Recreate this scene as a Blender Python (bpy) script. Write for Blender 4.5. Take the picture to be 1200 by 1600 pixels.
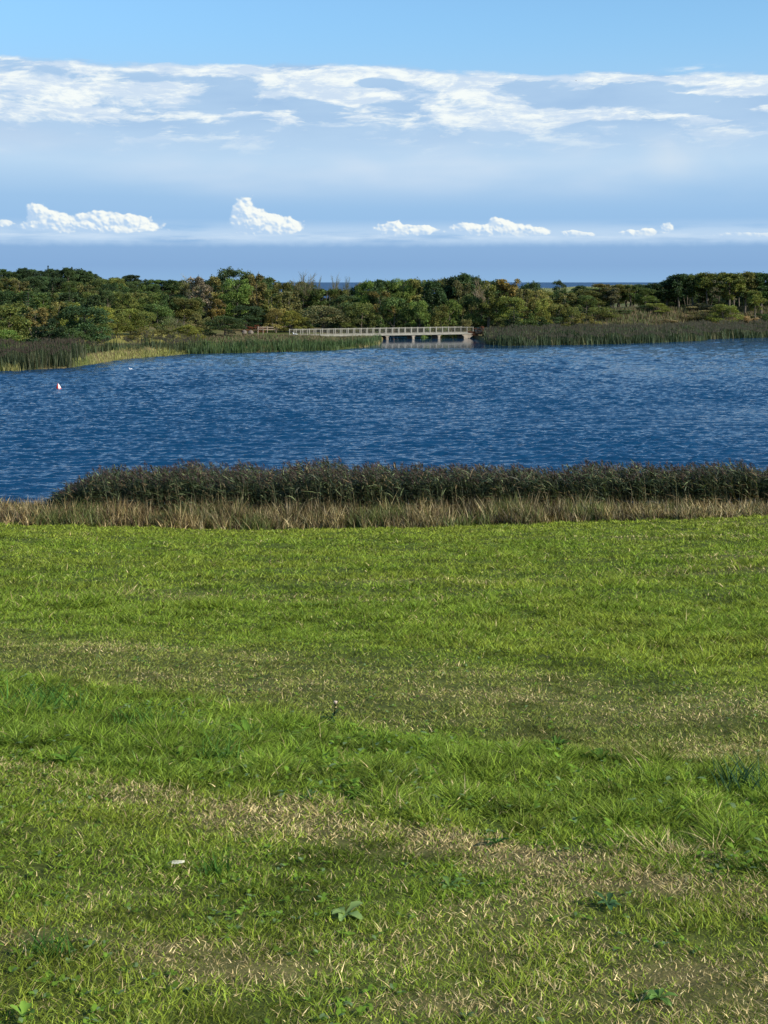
import bpy, math, random
import numpy as np
R = math.radians
rng = np.random.default_rng(7)
random.seed(7)
for o in list(bpy.data.objects):
    bpy.data.objects.remove(o)
scene = bpy.context.scene
col = scene.collection
FPX, HZ, EYE = 2100.0, 441.0, 9.4      # focal length in photo pixels, horizon row, eye height above the lake

# ------------------------------------------------------------------ camera
cam = bpy.data.cameras.new('camera')
cam.sensor_fit = 'HORIZONTAL'; cam.sensor_width = 36.0
cam.lens = FPX / 1200 * 36.0
cam.shift_y = -(800 - HZ) / 1200
cam.clip_start = 0.1; cam.clip_end = 120000
camo = bpy.data.objects.new('camera', cam); col.objects.link(camo)
camo.location = (0, 0, EYE); camo.rotation_euler = (R(90), 0, 0)
scene.camera = camo

# ------------------------------------------------------------------ sun
SUN_EL, SUN_AZ = R(30), R(118)         # azimuth clockwise from the view direction (+Y)
sd = (math.sin(SUN_AZ) * math.cos(SUN_EL), math.cos(SUN_AZ) * math.cos(SUN_EL), math.sin(SUN_EL))
sl = bpy.data.lights.new('sun', 'SUN'); sl.energy = 5.0; sl.angle = R(0.5); sl.color = (1.0, 0.93, 0.82)
so = bpy.data.objects.new('sun', sl); col.objects.link(so)
from mathutils import Vector, Matrix
so.rotation_euler = Vector(sd).to_track_quat('Z', 'Y').to_euler()
so.location = (60, -60, 80)
scene.view_settings.view_transform = 'Standard'; scene.view_settings.look = 'None'
scene.view_settings.exposure = 0.3; scene.view_settings.gamma = 1.0
scene.view_settings.use_curve_mapping = False

# ------------------------------------------------------------------ node expression helper
class NT:
    def __init__(s, tree): s.t = tree; s.n = tree.nodes; s.l = tree.links
    def new(s, typ, **kw):
        n = s.n.new(typ)
        for k, v in kw.items(): setattr(n, k, v)
        return n
    def put(s, sock, v):
        if isinstance(v, bpy.types.NodeSocket): s.l.new(v, sock)
        elif v is not None: sock.default_value = v
    def m(s, op, a, b=None, c=None, clamp=False):
        n = s.new('ShaderNodeMath', operation=op, use_clamp=clamp)
        s.put(n.inputs[0], a); s.put(n.inputs[1], b)
        if c is not None: s.put(n.inputs[2], c)
        return n.outputs[0]
    def add(s, a, b): return s.m('ADD', a, b)
    def sub(s, a, b): return s.m('SUBTRACT', a, b)
    def mul(s, a, b): return s.m('MULTIPLY', a, b)
    def div(s, a, b): return s.m('DIVIDE', a, b)
    def mx(s, a, b): return s.m('MAXIMUM', a, b)
    def sm(s, v, lo, hi):                 # smoothstep lo..hi -> 0..1
        n = s.new('ShaderNodeMapRange', interpolation_type='SMOOTHSTEP')
        s.put(n.inputs['Value'], v); s.put(n.inputs['From Min'], lo); s.put(n.inputs['From Max'], hi)
        return n.outputs[0]
    def xyz(s, x, y, z=0.0):
        n = s.new('ShaderNodeCombineXYZ'); s.put(n.inputs[0], x); s.put(n.inputs[1], y); s.put(n.inputs[2], z)
        return n.outputs[0]
    def noise(s, vec, scale=1.0, detail=4.0, rough=0.5, dist=0.0, lac=2.0, out=0):
        n = s.new('ShaderNodeTexNoise'); s.put(n.inputs['Vector'], vec)
        s.put(n.inputs['Scale'], scale); s.put(n.inputs['Detail'], detail)
        s.put(n.inputs['Roughness'], rough); s.put(n.inputs['Distortion'], dist); s.put(n.inputs['Lacunarity'], lac)
        return n.outputs[out]
    def mix(s, f, a, b):
        n = s.new('ShaderNodeMix', data_type='RGBA', clamp_factor=True)
        s.put(n.inputs[0], f)
        for sk, v in ((n.inputs[6], a), (n.inputs[7], b)):
            if isinstance(v, tuple) and len(v) == 3: v = v + (1.0,)
            s.put(sk, v)
        return n.outputs[2]
    def ramp(s, v, stops, interp='LINEAR'):
        n = s.new('ShaderNodeValToRGB'); cr = n.color_ramp; cr.interpolation = interp
        while len(cr.elements) < len(stops): cr.elements.new(0.5)
        for e, (p, c) in zip(cr.elements, stops): e.position = p; e.color = tuple(c) + (1.0,)
        s.put(n.inputs[0], v); return n.outputs[0]
    def curve(s, v, pts, lo, hi):         # piecewise profile of v through pts (x in lo..hi, y in 0..1)
        t = s.m('DIVIDE', s.sub(v, lo), hi - lo)
        n = s.new('ShaderNodeFloatCurve'); c = n.mapping.curves[0]
        n.mapping.extend = 'HORIZONTAL'
        while len(c.points) < len(pts): c.points.new(0.5, 0.5)
        for p, (x, y) in zip(c.points, pts): p.location = ((x - lo) / (hi - lo), y); p.handle_type = 'AUTO'
        n.mapping.update(); s.put(n.inputs['Value'], t); return n.outputs[0]

def srgb(r, g, b):
    f = lambda c: (c / 255 / 12.92) if c / 255 <= 0.04045 else ((c / 255 + 0.055) / 1.055) ** 2.4
    return (f(r), f(g), f(b))

# ------------------------------------------------------------------ world: Nishita sky with cloud layers, all in compass / elevation coordinates
world = bpy.data.worlds.new('World'); scene.world = world; world.use_nodes = True
T = NT(world.node_tree); T.n.clear()
tc = T.new('ShaderNodeTexCoord'); sep = T.new('ShaderNodeSeparateXYZ'); T.l.new(tc.outputs['Generated'], sep.inputs[0])
dx, dy, dz = sep.outputs
az = T.mul(T.m('ARCTAN2', dx, dy), 2165.0)                       # compass angle, about 2165 units per radian
U = T.add(az, 600.0)
hyp = T.m('SQRT', T.add(T.mul(dx, dx), T.mul(dy, dy)))
V = T.sub(441.0, T.mul(T.div(dz, T.mx(hyp, 0.001)), 2100.0))    # 441 at the horizon, smaller higher up
sky = T.new('ShaderNodeTexSky', sky_type='NISHITA')
sky.sun_disc = False; sky.sun_elevation = SUN_EL; sky.sun_rotation = SUN_AZ
sky.altitude = 0; sky.air_density = 1.0; sky.dust_density = 0.6; sky.ozone_density = 2.2
nish = T.mix(1.0, sky.outputs[0], sky.outputs[0])
sc = T.new('ShaderNodeVectorMath', operation='MULTIPLY'); T.l.new(sky.outputs[0], sc.inputs[0]); sc.inputs[1].default_value = (0.130, 0.160, 0.182)
clear = sc.outputs[0]
# veil: thin high cloud low in the sky; colours are radiances of the cloud itself
vn = T.noise(T.xyz(T.mul(U, 0.0022), T.mul(V, 0.008), 3.1), 1.0, 4, 0.5)
veilcol = T.ramp(T.div(V, 441.0), [(0.0, srgb(128, 188, 240)), (0.30, srgb(158, 197, 238)), (0.46, srgb(184, 209, 240)),
     (0.58, srgb(184, 210, 240)), (0.70, srgb(157, 192, 232)), (0.82, srgb(149, 186, 229)), (0.88, srgb(139, 173, 217)), (0.94, srgb(135, 169, 214)), (1.0, srgb(142, 178, 220))])
veilcol = T.mix(T.mul(T.sm(vn, 0.40, 0.72), T.mul(T.sm(V, 165, 215), T.sm(V, 330, 250))), veilcol, srgb(208, 221, 242))
veilmask = T.sm(V, -60.0, 230.0)
base = T.mix(veilmask, clear, veilcol)
# wisps reaching down on the right
wp = T.noise(T.xyz(T.mul(T.add(U, T.mul(V, -0.6)), 0.008), T.mul(V, 0.006), 9.0), 1.0, 3, 0.5)
wmask = T.mul(T.mul(T.sm(V, 190, 230), T.sm(V, 300, 250)), T.mul(T.sm(U, 990, 1060), T.sm(U, 1200, 1090)))
base = T.mix(T.mul(T.mul(wmask, 0.5), T.sm(wp, 0.3, 0.65)), base, srgb(222, 228, 240))
# upper bank of broken cloud
w1 = T.noise(T.xyz(T.mul(U, 0.0045), T.mul(V, 0.012), 1.0), 1.0, 5, 0.55, out=1)
ws = T.new('ShaderNodeSeparateXYZ'); T.l.new(w1, ws.inputs[0])
U2 = T.add(U, T.mul(T.sub(ws.outputs[0], 0.5), 130.0)); V2 = T.add(V, T.mul(T.sub(ws.outputs[1], 0.5), 42.0))
edge = T.add(T.curve(U, [(-400, .55), (0, .45), (110, .50), (330, .52), (520, .46), (760, .70), (1000, .76), (1200, .86), (1600, .7)], -400, 1600), 0.0)
edgeV = T.add(70.0, T.mul(edge, 64.0))
edgeV = T.add(edgeV, T.mul(T.sub(T.noise(T.xyz(T.mul(U, 0.012), T.mul(V, .05), 5.0), 1.0, 5, 0.6), 0.5), 34.0))
bank = T.mul(T.sm(V, T.sub(edgeV, 3.0), T.add(edgeV, 9.0)), T.sm(V, 260.0, 175.0))
greyc = T.mix(T.noise(T.xyz(T.mul(U2, 0.006), T.mul(V2, 0.03), 2.0), 1.0, 4, 0.5), srgb(150, 182, 224), srgb(190, 213, 241))
c1 = T.mix(T.mul(bank, 0.92), base, greyc)
def blob(cu, cv, ru, rv, amp):
    a = T.div(T.sub(U2, cu), ru); b = T.div(T.sub(V2, cv), rv)
    d = T.add(T.mul(a, a), T.mul(b, b))
    return T.mul(T.m('EXPONENT', T.mul(d, -1.0)), amp * (.8 if amp < 1 else 1))
bias = None
for b in ((60, 150, 190, 24, .34), (230, 140, 90, 14, .2), (110, 176, 110, 8, .2), (560, 118, 210, 12, .30), (520, 146, 120, 14, .30), (700, 140, 90, 12, .24),
          (790, 186, 170, 16, .42), (930, 180, 60, 7, .25), (1000, 128, 230, 9, .24), (1150, 152, 70, 15, .30), (370, 180, 40, 4, .24), (-200, 150, 120, 24, .3), (1400, 150, 140, 20, .3),
          (580, 131, 46, 6, -.45), (900, 160, 60, 9, -.20), (1060, 165, 60, 10, -.3), (350, 150, 50, 16, -.2)):
    x = blob(*b); bias = x if bias is None else T.add(bias, x)
wn = T.noise(T.xyz(T.mul(U2, 0.0085), T.mul(V2, 0.034), 4.0), 1.0, 7, 0.60)
wv = T.add(wn, bias)
wf = T.noise(T.xyz(T.mul(T.add(U2, T.mul(V2, 1.5)), 0.028), T.mul(V2, 0.13), 14.0), 1.0, 6, 0.65)
wv = T.add(wv, T.mul(T.sub(wf, 0.5), 0.24))
rim = T.div(T.sub(T.sub(V, edgeV), 9.0), 9.0); rim = T.mul(T.m('EXPONENT', T.mul(T.mul(rim, rim), -1.0)), T.sm(T.noise(T.xyz(T.mul(U, .004), 0.0, 3.0), 1.0, 2, .5), .38, .55))
wv = T.add(wv, T.mul(rim, .10))
white = T.mul(T.mul(T.sm(wv, 0.51, 0.66), .95), bank)
wshade = T.mix(T.sm(T.noise(T.xyz(T.mul(U2, 0.02), T.mul(T.add(V2, 5.0), 0.08), 4.4), 1.0, 6, 0.66), 0.40, 0.64), srgb(206, 220, 242), srgb(248, 249, 250))
c2 = T.mix(white, c1, wshade)
# detached thin streak above the bank on the right
st = T.mul(blob(1075, 112, 30, 3.5, 1.0), T.sm(T.noise(T.xyz(T.mul(U, .03), T.mul(V, .2), 7.0), 1.0, 3, .5), .35, .6))
c2 = T.mix(T.mul(st, .8), c2, srgb(215, 228, 245))
# row of small cumulus low over the sea: each a few overlapping puffs, lit from the right
d1 = T.noise(T.xyz(T.mul(U, 0.045), T.mul(V, 0.055), 0.0), 1.0, 4, 0.55, out=1)
ds = T.new('ShaderNodeSeparateXYZ'); T.l.new(d1, ds.inputs[0])
Uc = T.add(U, T.mul(T.sub(ds.outputs[0], 0.5), 10.0)); Vc = T.add(V, T.mul(T.sub(ds.outputs[1], 0.5), 7.0))
def billow(sc, du=0.0, dv=0.0, seed=0.0):
    vo = T.new('ShaderNodeTexVoronoi', feature='SMOOTH_F1'); vo.inputs['Smoothness'].default_value = 0.6; vo.inputs['Scale'].default_value = 1.0
    T.put(vo.inputs['Vector'], T.xyz(T.mul(T.add(Uc, du), sc), T.mul(T.add(Vc, dv), sc * 1.15), seed)); return vo.outputs['Distance']
PUFFS = [(-210, 352, 60, 18), (-120, 346, 40, 22), (0, 352, 16, 5), (52, 332, 13, 11), (64, 340, 18, 9), (86, 347, 14, 8), (124, 347, 18, 10), (150, 343, 20, 11), (180, 348, 20, 9), (208, 347, 16, 9), (140, 357, 90, 7),
         (374, 325, 14, 15), (380, 341, 20, 18), (398, 347, 22, 14), (410, 354, 44, 10), (70, 352, 34, 12), (170, 353, 50, 10), (630, 361, 34, 7), (775, 361, 55, 7), (424, 349, 22, 13), (448, 355, 18, 8), (606, 357, 18, 8), (618, 354, 10, 9), (638, 359, 24, 6), (664, 359, 18, 6),
         (728, 356, 18, 9), (745, 360, 20, 7), (782, 351, 14, 12), (800, 357, 22, 9), (840, 362, 26, 6), (896, 365, 12, 4), (912, 367, 24, 4), (1000, 366, 26, 5), (1020, 363, 12, 5), (1049, 359, 10, 8), (1180, 369, 60, 3), (1330, 350, 50, 18), (1400, 345, 30, 20)]
F = GR_ = GT = None
for (pu, pv, ru, rv) in PUFFS:
    ax = T.div(T.sub(Uc, pu), ru); ay = T.div(T.sub(Vc, pv), rv)
    e_ = T.m('EXPONENT', T.mul(T.add(T.mul(ax, ax), T.mul(ay, ay)), -1.0))
    F = e_ if F is None else T.add(F, e_)
    gx2 = T.mul(e_, ax); gy2 = T.mul(e_, ay)
    GR_ = gx2 if GR_ is None else T.add(GR_, gx2); GT = gy2 if GT is None else T.add(GT, gy2)
b1 = billow(.075); b1s = billow(.075, 3.0, -3.0); b2 = billow(.16, seed=3.0); b2s = billow(.16, 1.6, -1.6, 3.0)
field = T.add(F, T.add(T.mul(T.sub(.42, b1), .42), T.mul(T.sub(.42, b2), .20)))
flat = T.sm(T.add(V, T.mul(T.sub(ds.outputs[2], .5), 14.0)), 378.0, 358.0)
cum = T.mul(T.sm(field, .22, .48), flat)
Fm = T.mx(F, .15)
lum = T.add(.50, T.add(T.mul(T.div(GR_, Fm), .34), T.mul(T.div(GT, Fm), -.26)))
lum = T.add(lum, T.add(T.mul(T.sub(b1s, b1), 1.2), T.mul(T.sub(b2s, b2), .8)))
cumc = T.mix(T.sm(lum, 0.05, 0.95), srgb(182, 206, 238), srgb(250, 249, 247))
lowveil = T.mul(T.mul(T.sm(V, 340, 366), T.sm(T.add(V, T.mul(T.sub(ds.outputs[0], .5), 8.0)), 388, 373)), T.sm(T.noise(T.xyz(T.mul(U, .006), T.mul(V, .05), 2.0), 1.0, 4, .5), .22, .55))
c3 = T.mix(T.mul(lowveil, .80), c2, srgb(194, 214, 241))
Vt = T.add(V, T.mul(T.sub(ds.outputs[1], .5), 9.0)); thin = T.mul(T.sm(Vt, 364, 369), T.sm(Vt, 378, 370)); tn_ = T.sm(T.noise(T.xyz(T.mul(U, .012), T.mul(V, .12), 6.0), 1.0, 5, .6), .38, .66)
c3 = T.mix(T.mul(T.mul(thin, tn_), .55), c3, srgb(212, 225, 245))
c4 = T.mix(T.mul(cum, 0.96), c3, cumc)
bg = T.new('ShaderNodeBackground'); c5 = T.new('ShaderNodeVectorMath', operation='MULTIPLY'); T.l.new(c4, c5.inputs[0]); c5.inputs[1].default_value = (.98, 1.02, .985); T.l.new(c5.outputs[0], bg.inputs[0]); bg.inputs[1].default_value = 0.84
wo = T.new('ShaderNodeOutputWorld'); T.l.new(bg.outputs[0], wo.inputs[0])
world.cycles.sampling_method = 'MANUAL'; world.cycles.sample_map_resolution = 512

# ------------------------------------------------------------------ numpy helpers
def hash2(ix, iy, seed):
    h = (ix.astype(np.int64) * 374761393 + iy.astype(np.int64) * 668265263 + seed * 974634777) & 0xffffffff
    h = ((h ^ (h >> 13)) * 1274126177) & 0xffffffff
    return ((h ^ (h >> 16)) & 0xffffff) / float(0xffffff)
def vnoise(x, y, seed=0):
    x = np.asarray(x, float); y = np.asarray(y, float)
    ix = np.floor(x); iy = np.floor(y); fx = x - ix; fy = y - iy
    fx = fx * fx * (3 - 2 * fx); fy = fy * fy * (3 - 2 * fy)
    a = hash2(ix, iy, seed); b = hash2(ix + 1, iy, seed); c = hash2(ix, iy + 1, seed); d = hash2(ix + 1, iy + 1, seed)
    return (a * (1 - fx) + b * fx) * (1 - fy) + (c * (1 - fx) + d * fx) * fy
def fbm(x, y, seed=0, octv=4):
    s = 0; a = .5; t = 0
    for i in range(octv):
        s = s + a * vnoise(x * 2 ** i, y * 2 ** i, seed + i * 17); t += a; a *= .5
    return s / t
def sstep(v, lo, hi):
    t = np.clip((v - lo) / (hi - lo), 0, 1); return t * t * (3 - 2 * t)

# ------------------------------------------------------------------ tags and mesh makers
def tag(o, label=None, cat=None, group=None, kind=None):
    if label: o['label'] = label
    if cat: o['category'] = cat
    if group: o['group'] = group
    if kind: o['kind'] = kind
    return o
def empty(name, loc=(0, 0, 0), rz=0):
    o = bpy.data.objects.new(name, None); col.objects.link(o); o.location = loc; o.rotation_euler = (0, 0, rz)
    o.empty_display_size = .3
    return o
def mesh_np(name, V, F, mat, C=None, parent=None, smooth=False, link=True):
    """V (n,3); F list of (m,k) index arrays; C (n,3) point colours."""
    me = bpy.data.meshes.new(name)
    V = np.asarray(V, np.float32)
    me.vertices.add(len(V)); me.vertices.foreach_set('co', V.ravel())
    if not isinstance(F, list): F = [F]
    F = [np.asarray(f, np.int32) for f in F if len(f)]
    li = np.concatenate([f.ravel() for f in F])
    tot = np.concatenate([np.full(len(f), f.shape[1], np.int32) for f in F])
    st = np.concatenate([[0], np.cumsum(tot)[:-1]]).astype(np.int32)
    me.loops.add(len(li)); me.loops.foreach_set('vertex_index', li.astype(np.int32))
    me.polygons.add(len(tot)); me.polygons.foreach_set('loop_start', st); me.polygons.foreach_set('loop_total', tot)
    me.polygons.foreach_set('use_smooth', np.full(len(tot), smooth))
    if C is not None:
        at = me.color_attributes.new('Col', 'FLOAT_COLOR', 'POINT')
        c4_ = np.ones((len(V), 4), np.float32); c4_[:, :3] = C
        at.data.foreach_set('color', c4_.ravel())
    me.update(); me.validate() if len(V) < 50000 else None
    me.materials.append(mat)
    o = bpy.data.objects.new(name, me)
    if link: col.objects.link(o)
    if parent: o.parent = parent
    return o
class MB:
    """collects solid shapes into one mesh"""
    def __init__(s): s.v = []; s.f4 = []; s.f3 = []; s.n = 0
    def _a(s, v):
        k = s.n; s.v.append(np.asarray(v, float)); s.n += len(v); return k
    def box(s, lo, hi, bev=0.0, rz=0, pivot=None, taper=None):
        (x0, y0, z0), (x1, y1, z1) = lo, hi
        b = min(bev, (x1 - x0) * .3, (y1 - y0) * .3, (z1 - z0) * .3)
        if b <= 0:
            v = np.array([(x0, y0, z0), (x1, y0, z0), (x1, y1, z0), (x0, y1, z0), (x0, y0, z1), (x1, y0, z1), (x1, y1, z1), (x0, y1, z1)])
            f = [(0, 3, 2, 1), (4, 5, 6, 7), (0, 1, 5, 4), (1, 2, 6, 5), (2, 3, 7, 6), (3, 0, 4, 7)]
            k = s._a(v); s.f4 += [tuple(i + k for i in q) for q in f]; return
        rings = [(z0, b), (z0 + b, 0), (z1 - b, 0), (z1, b)]
        v = []
        for z, i in rings:
            X0, X1, Y0, Y1 = x0 + i, x1 - i, y0 + i, y1 - i
            v += [(X0 + b, Y0, z), (X1 - b, Y0, z), (X1, Y0 + b, z), (X1, Y1 - b, z), (X1 - b, Y1, z), (X0 + b, Y1, z), (X0, Y1 - b, z), (X0, Y0 + b, z)]
        k = s._a(v)
        for r in range(3):
            for i in range(8):
                j = (i + 1) % 8; s.f4.append((k + r * 8 + i, k + r * 8 + j, k + r * 8 + 8 + j, k + r * 8 + 8 + i))
        for r, fl in ((0, 1), (3, 0)):
            q = [k + r * 8 + i for i in range(8)]
            for a in ((0, 1, 2, 3), (0, 3, 4, 7), (4, 5, 6, 7)):
                t = tuple(q[i] for i in a); s.f4.append(t[::-1] if fl else t)
    def tube(s, pts, rad, n=6, cap=True):
        pts = [Vector(p) for p in pts]; rings = []
        for i, p in enumerate(pts):
            d = (pts[min(i + 1, len(pts) - 1)] - pts[max(i - 1, 0)]).normalized()
            a = d.cross(Vector((0, 0, 1)) if abs(d.z) < .9 else Vector((1, 0, 0))).normalized(); b = d.cross(a)
            r = rad[i] if hasattr(rad, '__len__') else rad
            rings.append([p + (a * math.cos(2 * math.pi * j / n) + b * math.sin(2 * math.pi * j / n)) * r for j in range(n)])
        k = s._a([tuple(q) for rr in rings for q in rr])
        for i in range(len(pts) - 1):
            for j in range(n):
                j2 = (j + 1) % n
                s.f4.append((k + i * n + j, k + (i + 1) * n + j, k + (i + 1) * n + j2, k + i * n + j2))
        if cap:
            for i in (0, len(pts) - 1):
                c = s._a([tuple(pts[i])])
                for j in range(n):
                    j2 = (j + 1) % n; t = (k + i * n + j, k + i * n + j2, c)
                    s.f3.append(t if i == 0 else t[::-1])
    def lathe(s, prof, n=20, a0=0.0, a1=2 * math.pi, c=(0, 0, 0)):
        full = abs(a1 - a0 - 2 * math.pi) < 1e-4
        m = n if full else n + 1; v = []
        for r, z in prof:
            for j in range(m):
                a = a0 + (a1 - a0) * j / n; v.append((c[0] + r * math.cos(a), c[1] + r * math.sin(a), c[2] + z))
        k = s._a(v)
        for i in range(len(prof) - 1):
            for j in range(n):
                j2 = (j + 1) % m; s.f4.append((k + i * m + j, k + i * m + j2, k + (i + 1) * m + j2, k + (i + 1) * m + j))
    def quad(s, a, b, c, d):
        k = s._a([a, b, c, d]); s.f4.append((k, k + 1, k + 2, k + 3))
    def prism(s, poly, y0, y1):
        n = len(poly); k = s._a([(x, y0, z) for x, z in poly] + [(x, y1, z) for x, z in poly])
        for i in range(n):
            j = (i + 1) % n; s.f4.append((k + i, k + n + i, k + n + j, k + j))
        cx = sum(p[0] for p in poly) / n; cz = sum(p[1] for p in poly) / n
        for off, y, fl in ((0, y0, 0), (n, y1, 1)):
            c = s._a([(cx, y, cz)])
            for i in range(n):
                j = (i + 1) % n; t = (k + off + i, k + off + j, c); s.f3.append(t[::-1] if fl else t)
    def build(s, name, mat, parent=None, smooth=False, link=True):
        F = []
        if s.f4: F.append(np.array(s.f4))
        if s.f3: F.append(np.array(s.f3))
        return mesh_np(name, np.concatenate(s.v), F, mat, None, parent, smooth, link)

def strips(base, d, length, width, bend, side, colr, segs=2, wprof=None):
    """vectorised blades: each a tapering strip bent along its length"""
    N = len(base); ts = np.linspace(0, 1, segs + 1)
    L = np.asarray(length)[:, None]; W = np.asarray(width)[:, None]
    vs = []
    for i, t in enumerate(ts[:-1]):
        p = base + d * L * t + bend * (t * t)
        w = (1 - t ** 1.6) if wprof is None else wprof[i]
        vs += [p - side * W * .5 * w, p + side * W * .5 * w]
    vs.append(base + d * L + bend)
    k = 2 * segs + 1
    V = np.stack(vs, 1).reshape(-1, 3)
    o = (np.arange(N) * k)[:, None]
    q = [o + np.array([[2 * i, 2 * i + 1, 2 * i + 3, 2 * i + 2]]) for i in range(segs - 1)]
    F = []
    if q: F.append(np.concatenate(q))
    F.append(o + np.array([[2 * segs - 2, 2 * segs - 1, 2 * segs]]))
    C = np.repeat(colr, k, 0)
    return V, F, C
def join(parts):
    V = []; Q = []; Tt = []; C = []; n = 0
    for v, f, c in parts:
        V.append(v); C.append(c)
        for a in f:
            (Q if a.shape[1] == 4 else Tt).append(a + n)
        n += len(v)
    F = []
    if Q: F.append(np.concatenate(Q))
    if Tt: F.append(np.concatenate(Tt))
    return np.concatenate(V), F, np.concatenate(C)
def unit(v): return v / np.maximum(np.linalg.norm(v, axis=1, keepdims=True), 1e-9)

# ------------------------------------------------------------------ materials
def mat_new(name):
    m = bpy.data.materials.new(name); m.use_nodes = True; t = NT(m.node_tree); t.n.clear()
    out = t.new('ShaderNodeOutputMaterial'); return m, t, out
def mat_leaf(name, rough=.55, trans=.3, spec=.3, objcol=False, tgain=(1.25, 1.35, .6)):
    m, t, out = mat_new(name)
    a = t.new('ShaderNodeAttribute', attribute_name='Col'); c = a.outputs[0]
    if objcol:
        oi = t.new('ShaderNodeObjectInfo')
        mu = t.new('ShaderNodeMix', data_type='RGBA', blend_type='MULTIPLY'); mu.inputs[0].default_value = 1
        t.l.new(c, mu.inputs[6]); t.l.new(oi.outputs['Color'], mu.inputs[7]); c = mu.outputs[2]
    p = t.new('ShaderNodeBsdfPrincipled'); t.l.new(c, p.inputs['Base Color']); p.inputs['Roughness'].default_value = rough
    p.inputs['Specular IOR Level'].default_value = spec
    tr = t.new('ShaderNodeBsdfTranslucent')
    g = t.new('ShaderNodeVectorMath', operation='MULTIPLY'); t.l.new(c, g.inputs[0]); g.inputs[1].default_value = tgain
    t.l.new(g.outputs[0], tr.inputs[0])
    mx = t.new('ShaderNodeMixShader'); mx.inputs[0].default_value = trans
    t.l.new(p.outputs[0], mx.inputs[1]); t.l.new(tr.outputs[0], mx.inputs[2]); t.l.new(mx.outputs[0], out.inputs[0])
    return m
def mat_rough(name, c1_, c2_, scale=3.0, rough=.8, bump=.2, spec=.3, metallic=0.0, c3_=None):
    m, t, out = mat_new(name)
    tcn = t.new('ShaderNodeTexCoord').outputs['Object']
    n = t.noise(tcn, scale, 6, .6)
    c = t.mix(t.sm(n, .35, .65), c1_, c2_)
    if c3_: c = t.mix(t.sm(t.noise(tcn, scale * .23, 4, .6), .52, .66), c, c3_)
    p = t.new('ShaderNodeBsdfPrincipled'); t.l.new(c, p.inputs['Base Color']); p.inputs['Roughness'].default_value = rough
    p.inputs['Specular IOR Level'].default_value = spec; p.inputs['Metallic'].default_value = metallic
    if bump:
        b = t.new('ShaderNodeBump'); b.inputs['Strength'].default_value = bump; b.inputs['Distance'].default_value = .05
        t.l.new(t.noise(tcn, scale * 4, 5, .6), b.inputs['Height']); t.l.new(b.outputs[0], p.inputs['Normal'])
    t.l.new(p.outputs[0], out.inputs[0]); return m
M = {}
M['grass'] = mat_leaf('grass_blades', .7, .2, .06)
M['reed'] = mat_leaf('reed_leaves', .55, .2, .3)
M['crown'] = mat_leaf('tree_leaves', .6, .25, .2, True)
M['bark'] = mat_rough('bark', (.07, .055, .04), (.16, .13, .10), 2.5, .9, .4)
M['pale_bark'] = mat_rough('pale_bark', (.08, .068, .05), (.15, .128, .096), 2.5, .9, .3)
M['concrete'] = mat_rough('weathered_concrete', (.23, .195, .15), (.33, .285, .22), .9, .85, .25, c3_=(.17, .13, .09))
M['cream_paint'] = mat_rough('cream_paint', (.23, .22, .18), (.31, .295, .24), 1.5, .5, .05)
M['stone'] = mat_rough('stone', (.11, .09, .075), (.19, .16, .125), 2.0, .9, .5)
M['timber'] = mat_rough('weathered_timber', (.17, .13, .095), (.27, .215, .16), 4.0, .85, .3)
M['red_plastic'] = mat_rough('red_plastic', (.55, .03, .02), (.62, .05, .03), 3, .35, 0)
M['white_plastic'] = mat_rough('white_plastic', (.62, .58, .58), (.7, .66, .66), 3, .35, 0)
M['feather_white'] = mat_rough('white_feather', (.80, .80, .78), (.86, .86, .84), 8, .8, 0)
M['feather_dark'] = mat_rough('dark_feather', (.03, .035, .045), (.06, .065, .075), 8, .7, 0)
M['beak'] = mat_rough('orange_beak', (.55, .22, .03), (.6, .26, .04), 8, .5, 0)

# ------------------------------------------------------------------ terrain
SHX = [-400, -100, -58.7, -40.6, -34.5, -31.8, -26, -17.1, -7.1, -3.0, -.6, 0.4, 15.4, 15.7, 17.5, 30, 39.6, 51, 53.5, 65.4, 100, 400]
SHY = [100, 128, 137, 142.5, 147.5, 165, 176, 180, 186, 194, 204, 240, 240, 206, 199, 202.5, 207.5, 216, 223, 229, 240, 300]
def yshore(X): return np.interp(X, SHX, SHY)
def zedge(X): return np.interp(X, [-40, -14.3, -4.8, 0, 7, 14.3, 40], [.45, .36, .17, .22, .46, .72, .9])
def far_land(X, Y):
    s = Y - yshore(X)
    z = .75 + .25 * fbm(X / 9, Y / 9, 5, 3) - .38 * sstep(X, -13, -6) * (1 - sstep(X, 17, 22)) * (1 - sstep(Y, 228, 240))
    left = sstep(-X, 26, 46)
    z = z + left * 5.2 * sstep(Y, 180, 300) + sstep(-X, 14, 34) * .5 * sstep(Y, 158, 178)
    right = sstep(X, 24, 44)
    z = z + right * (3.3 * sstep(Y - yshore(np.maximum(X, 20)), 10, 34))
    mid = 1 - left
    z = z + mid * 1.2 * sstep(Y, 245, 300) * (1 - right)
    z = z + sstep(Y, 330, 385) * (1.2 + 1.8 * sstep(X, 10, 50) + 3.0 * (fbm(X / 22, Y / 22, 9, 3) - .4) * sstep(X, 0, 40))
    z = z * (1 - sstep(Y, 425, 455)) - 4 * sstep(Y, 425, 455)
    return np.minimum(z, np.clip(s * .22, -2.2, 99))
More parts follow.
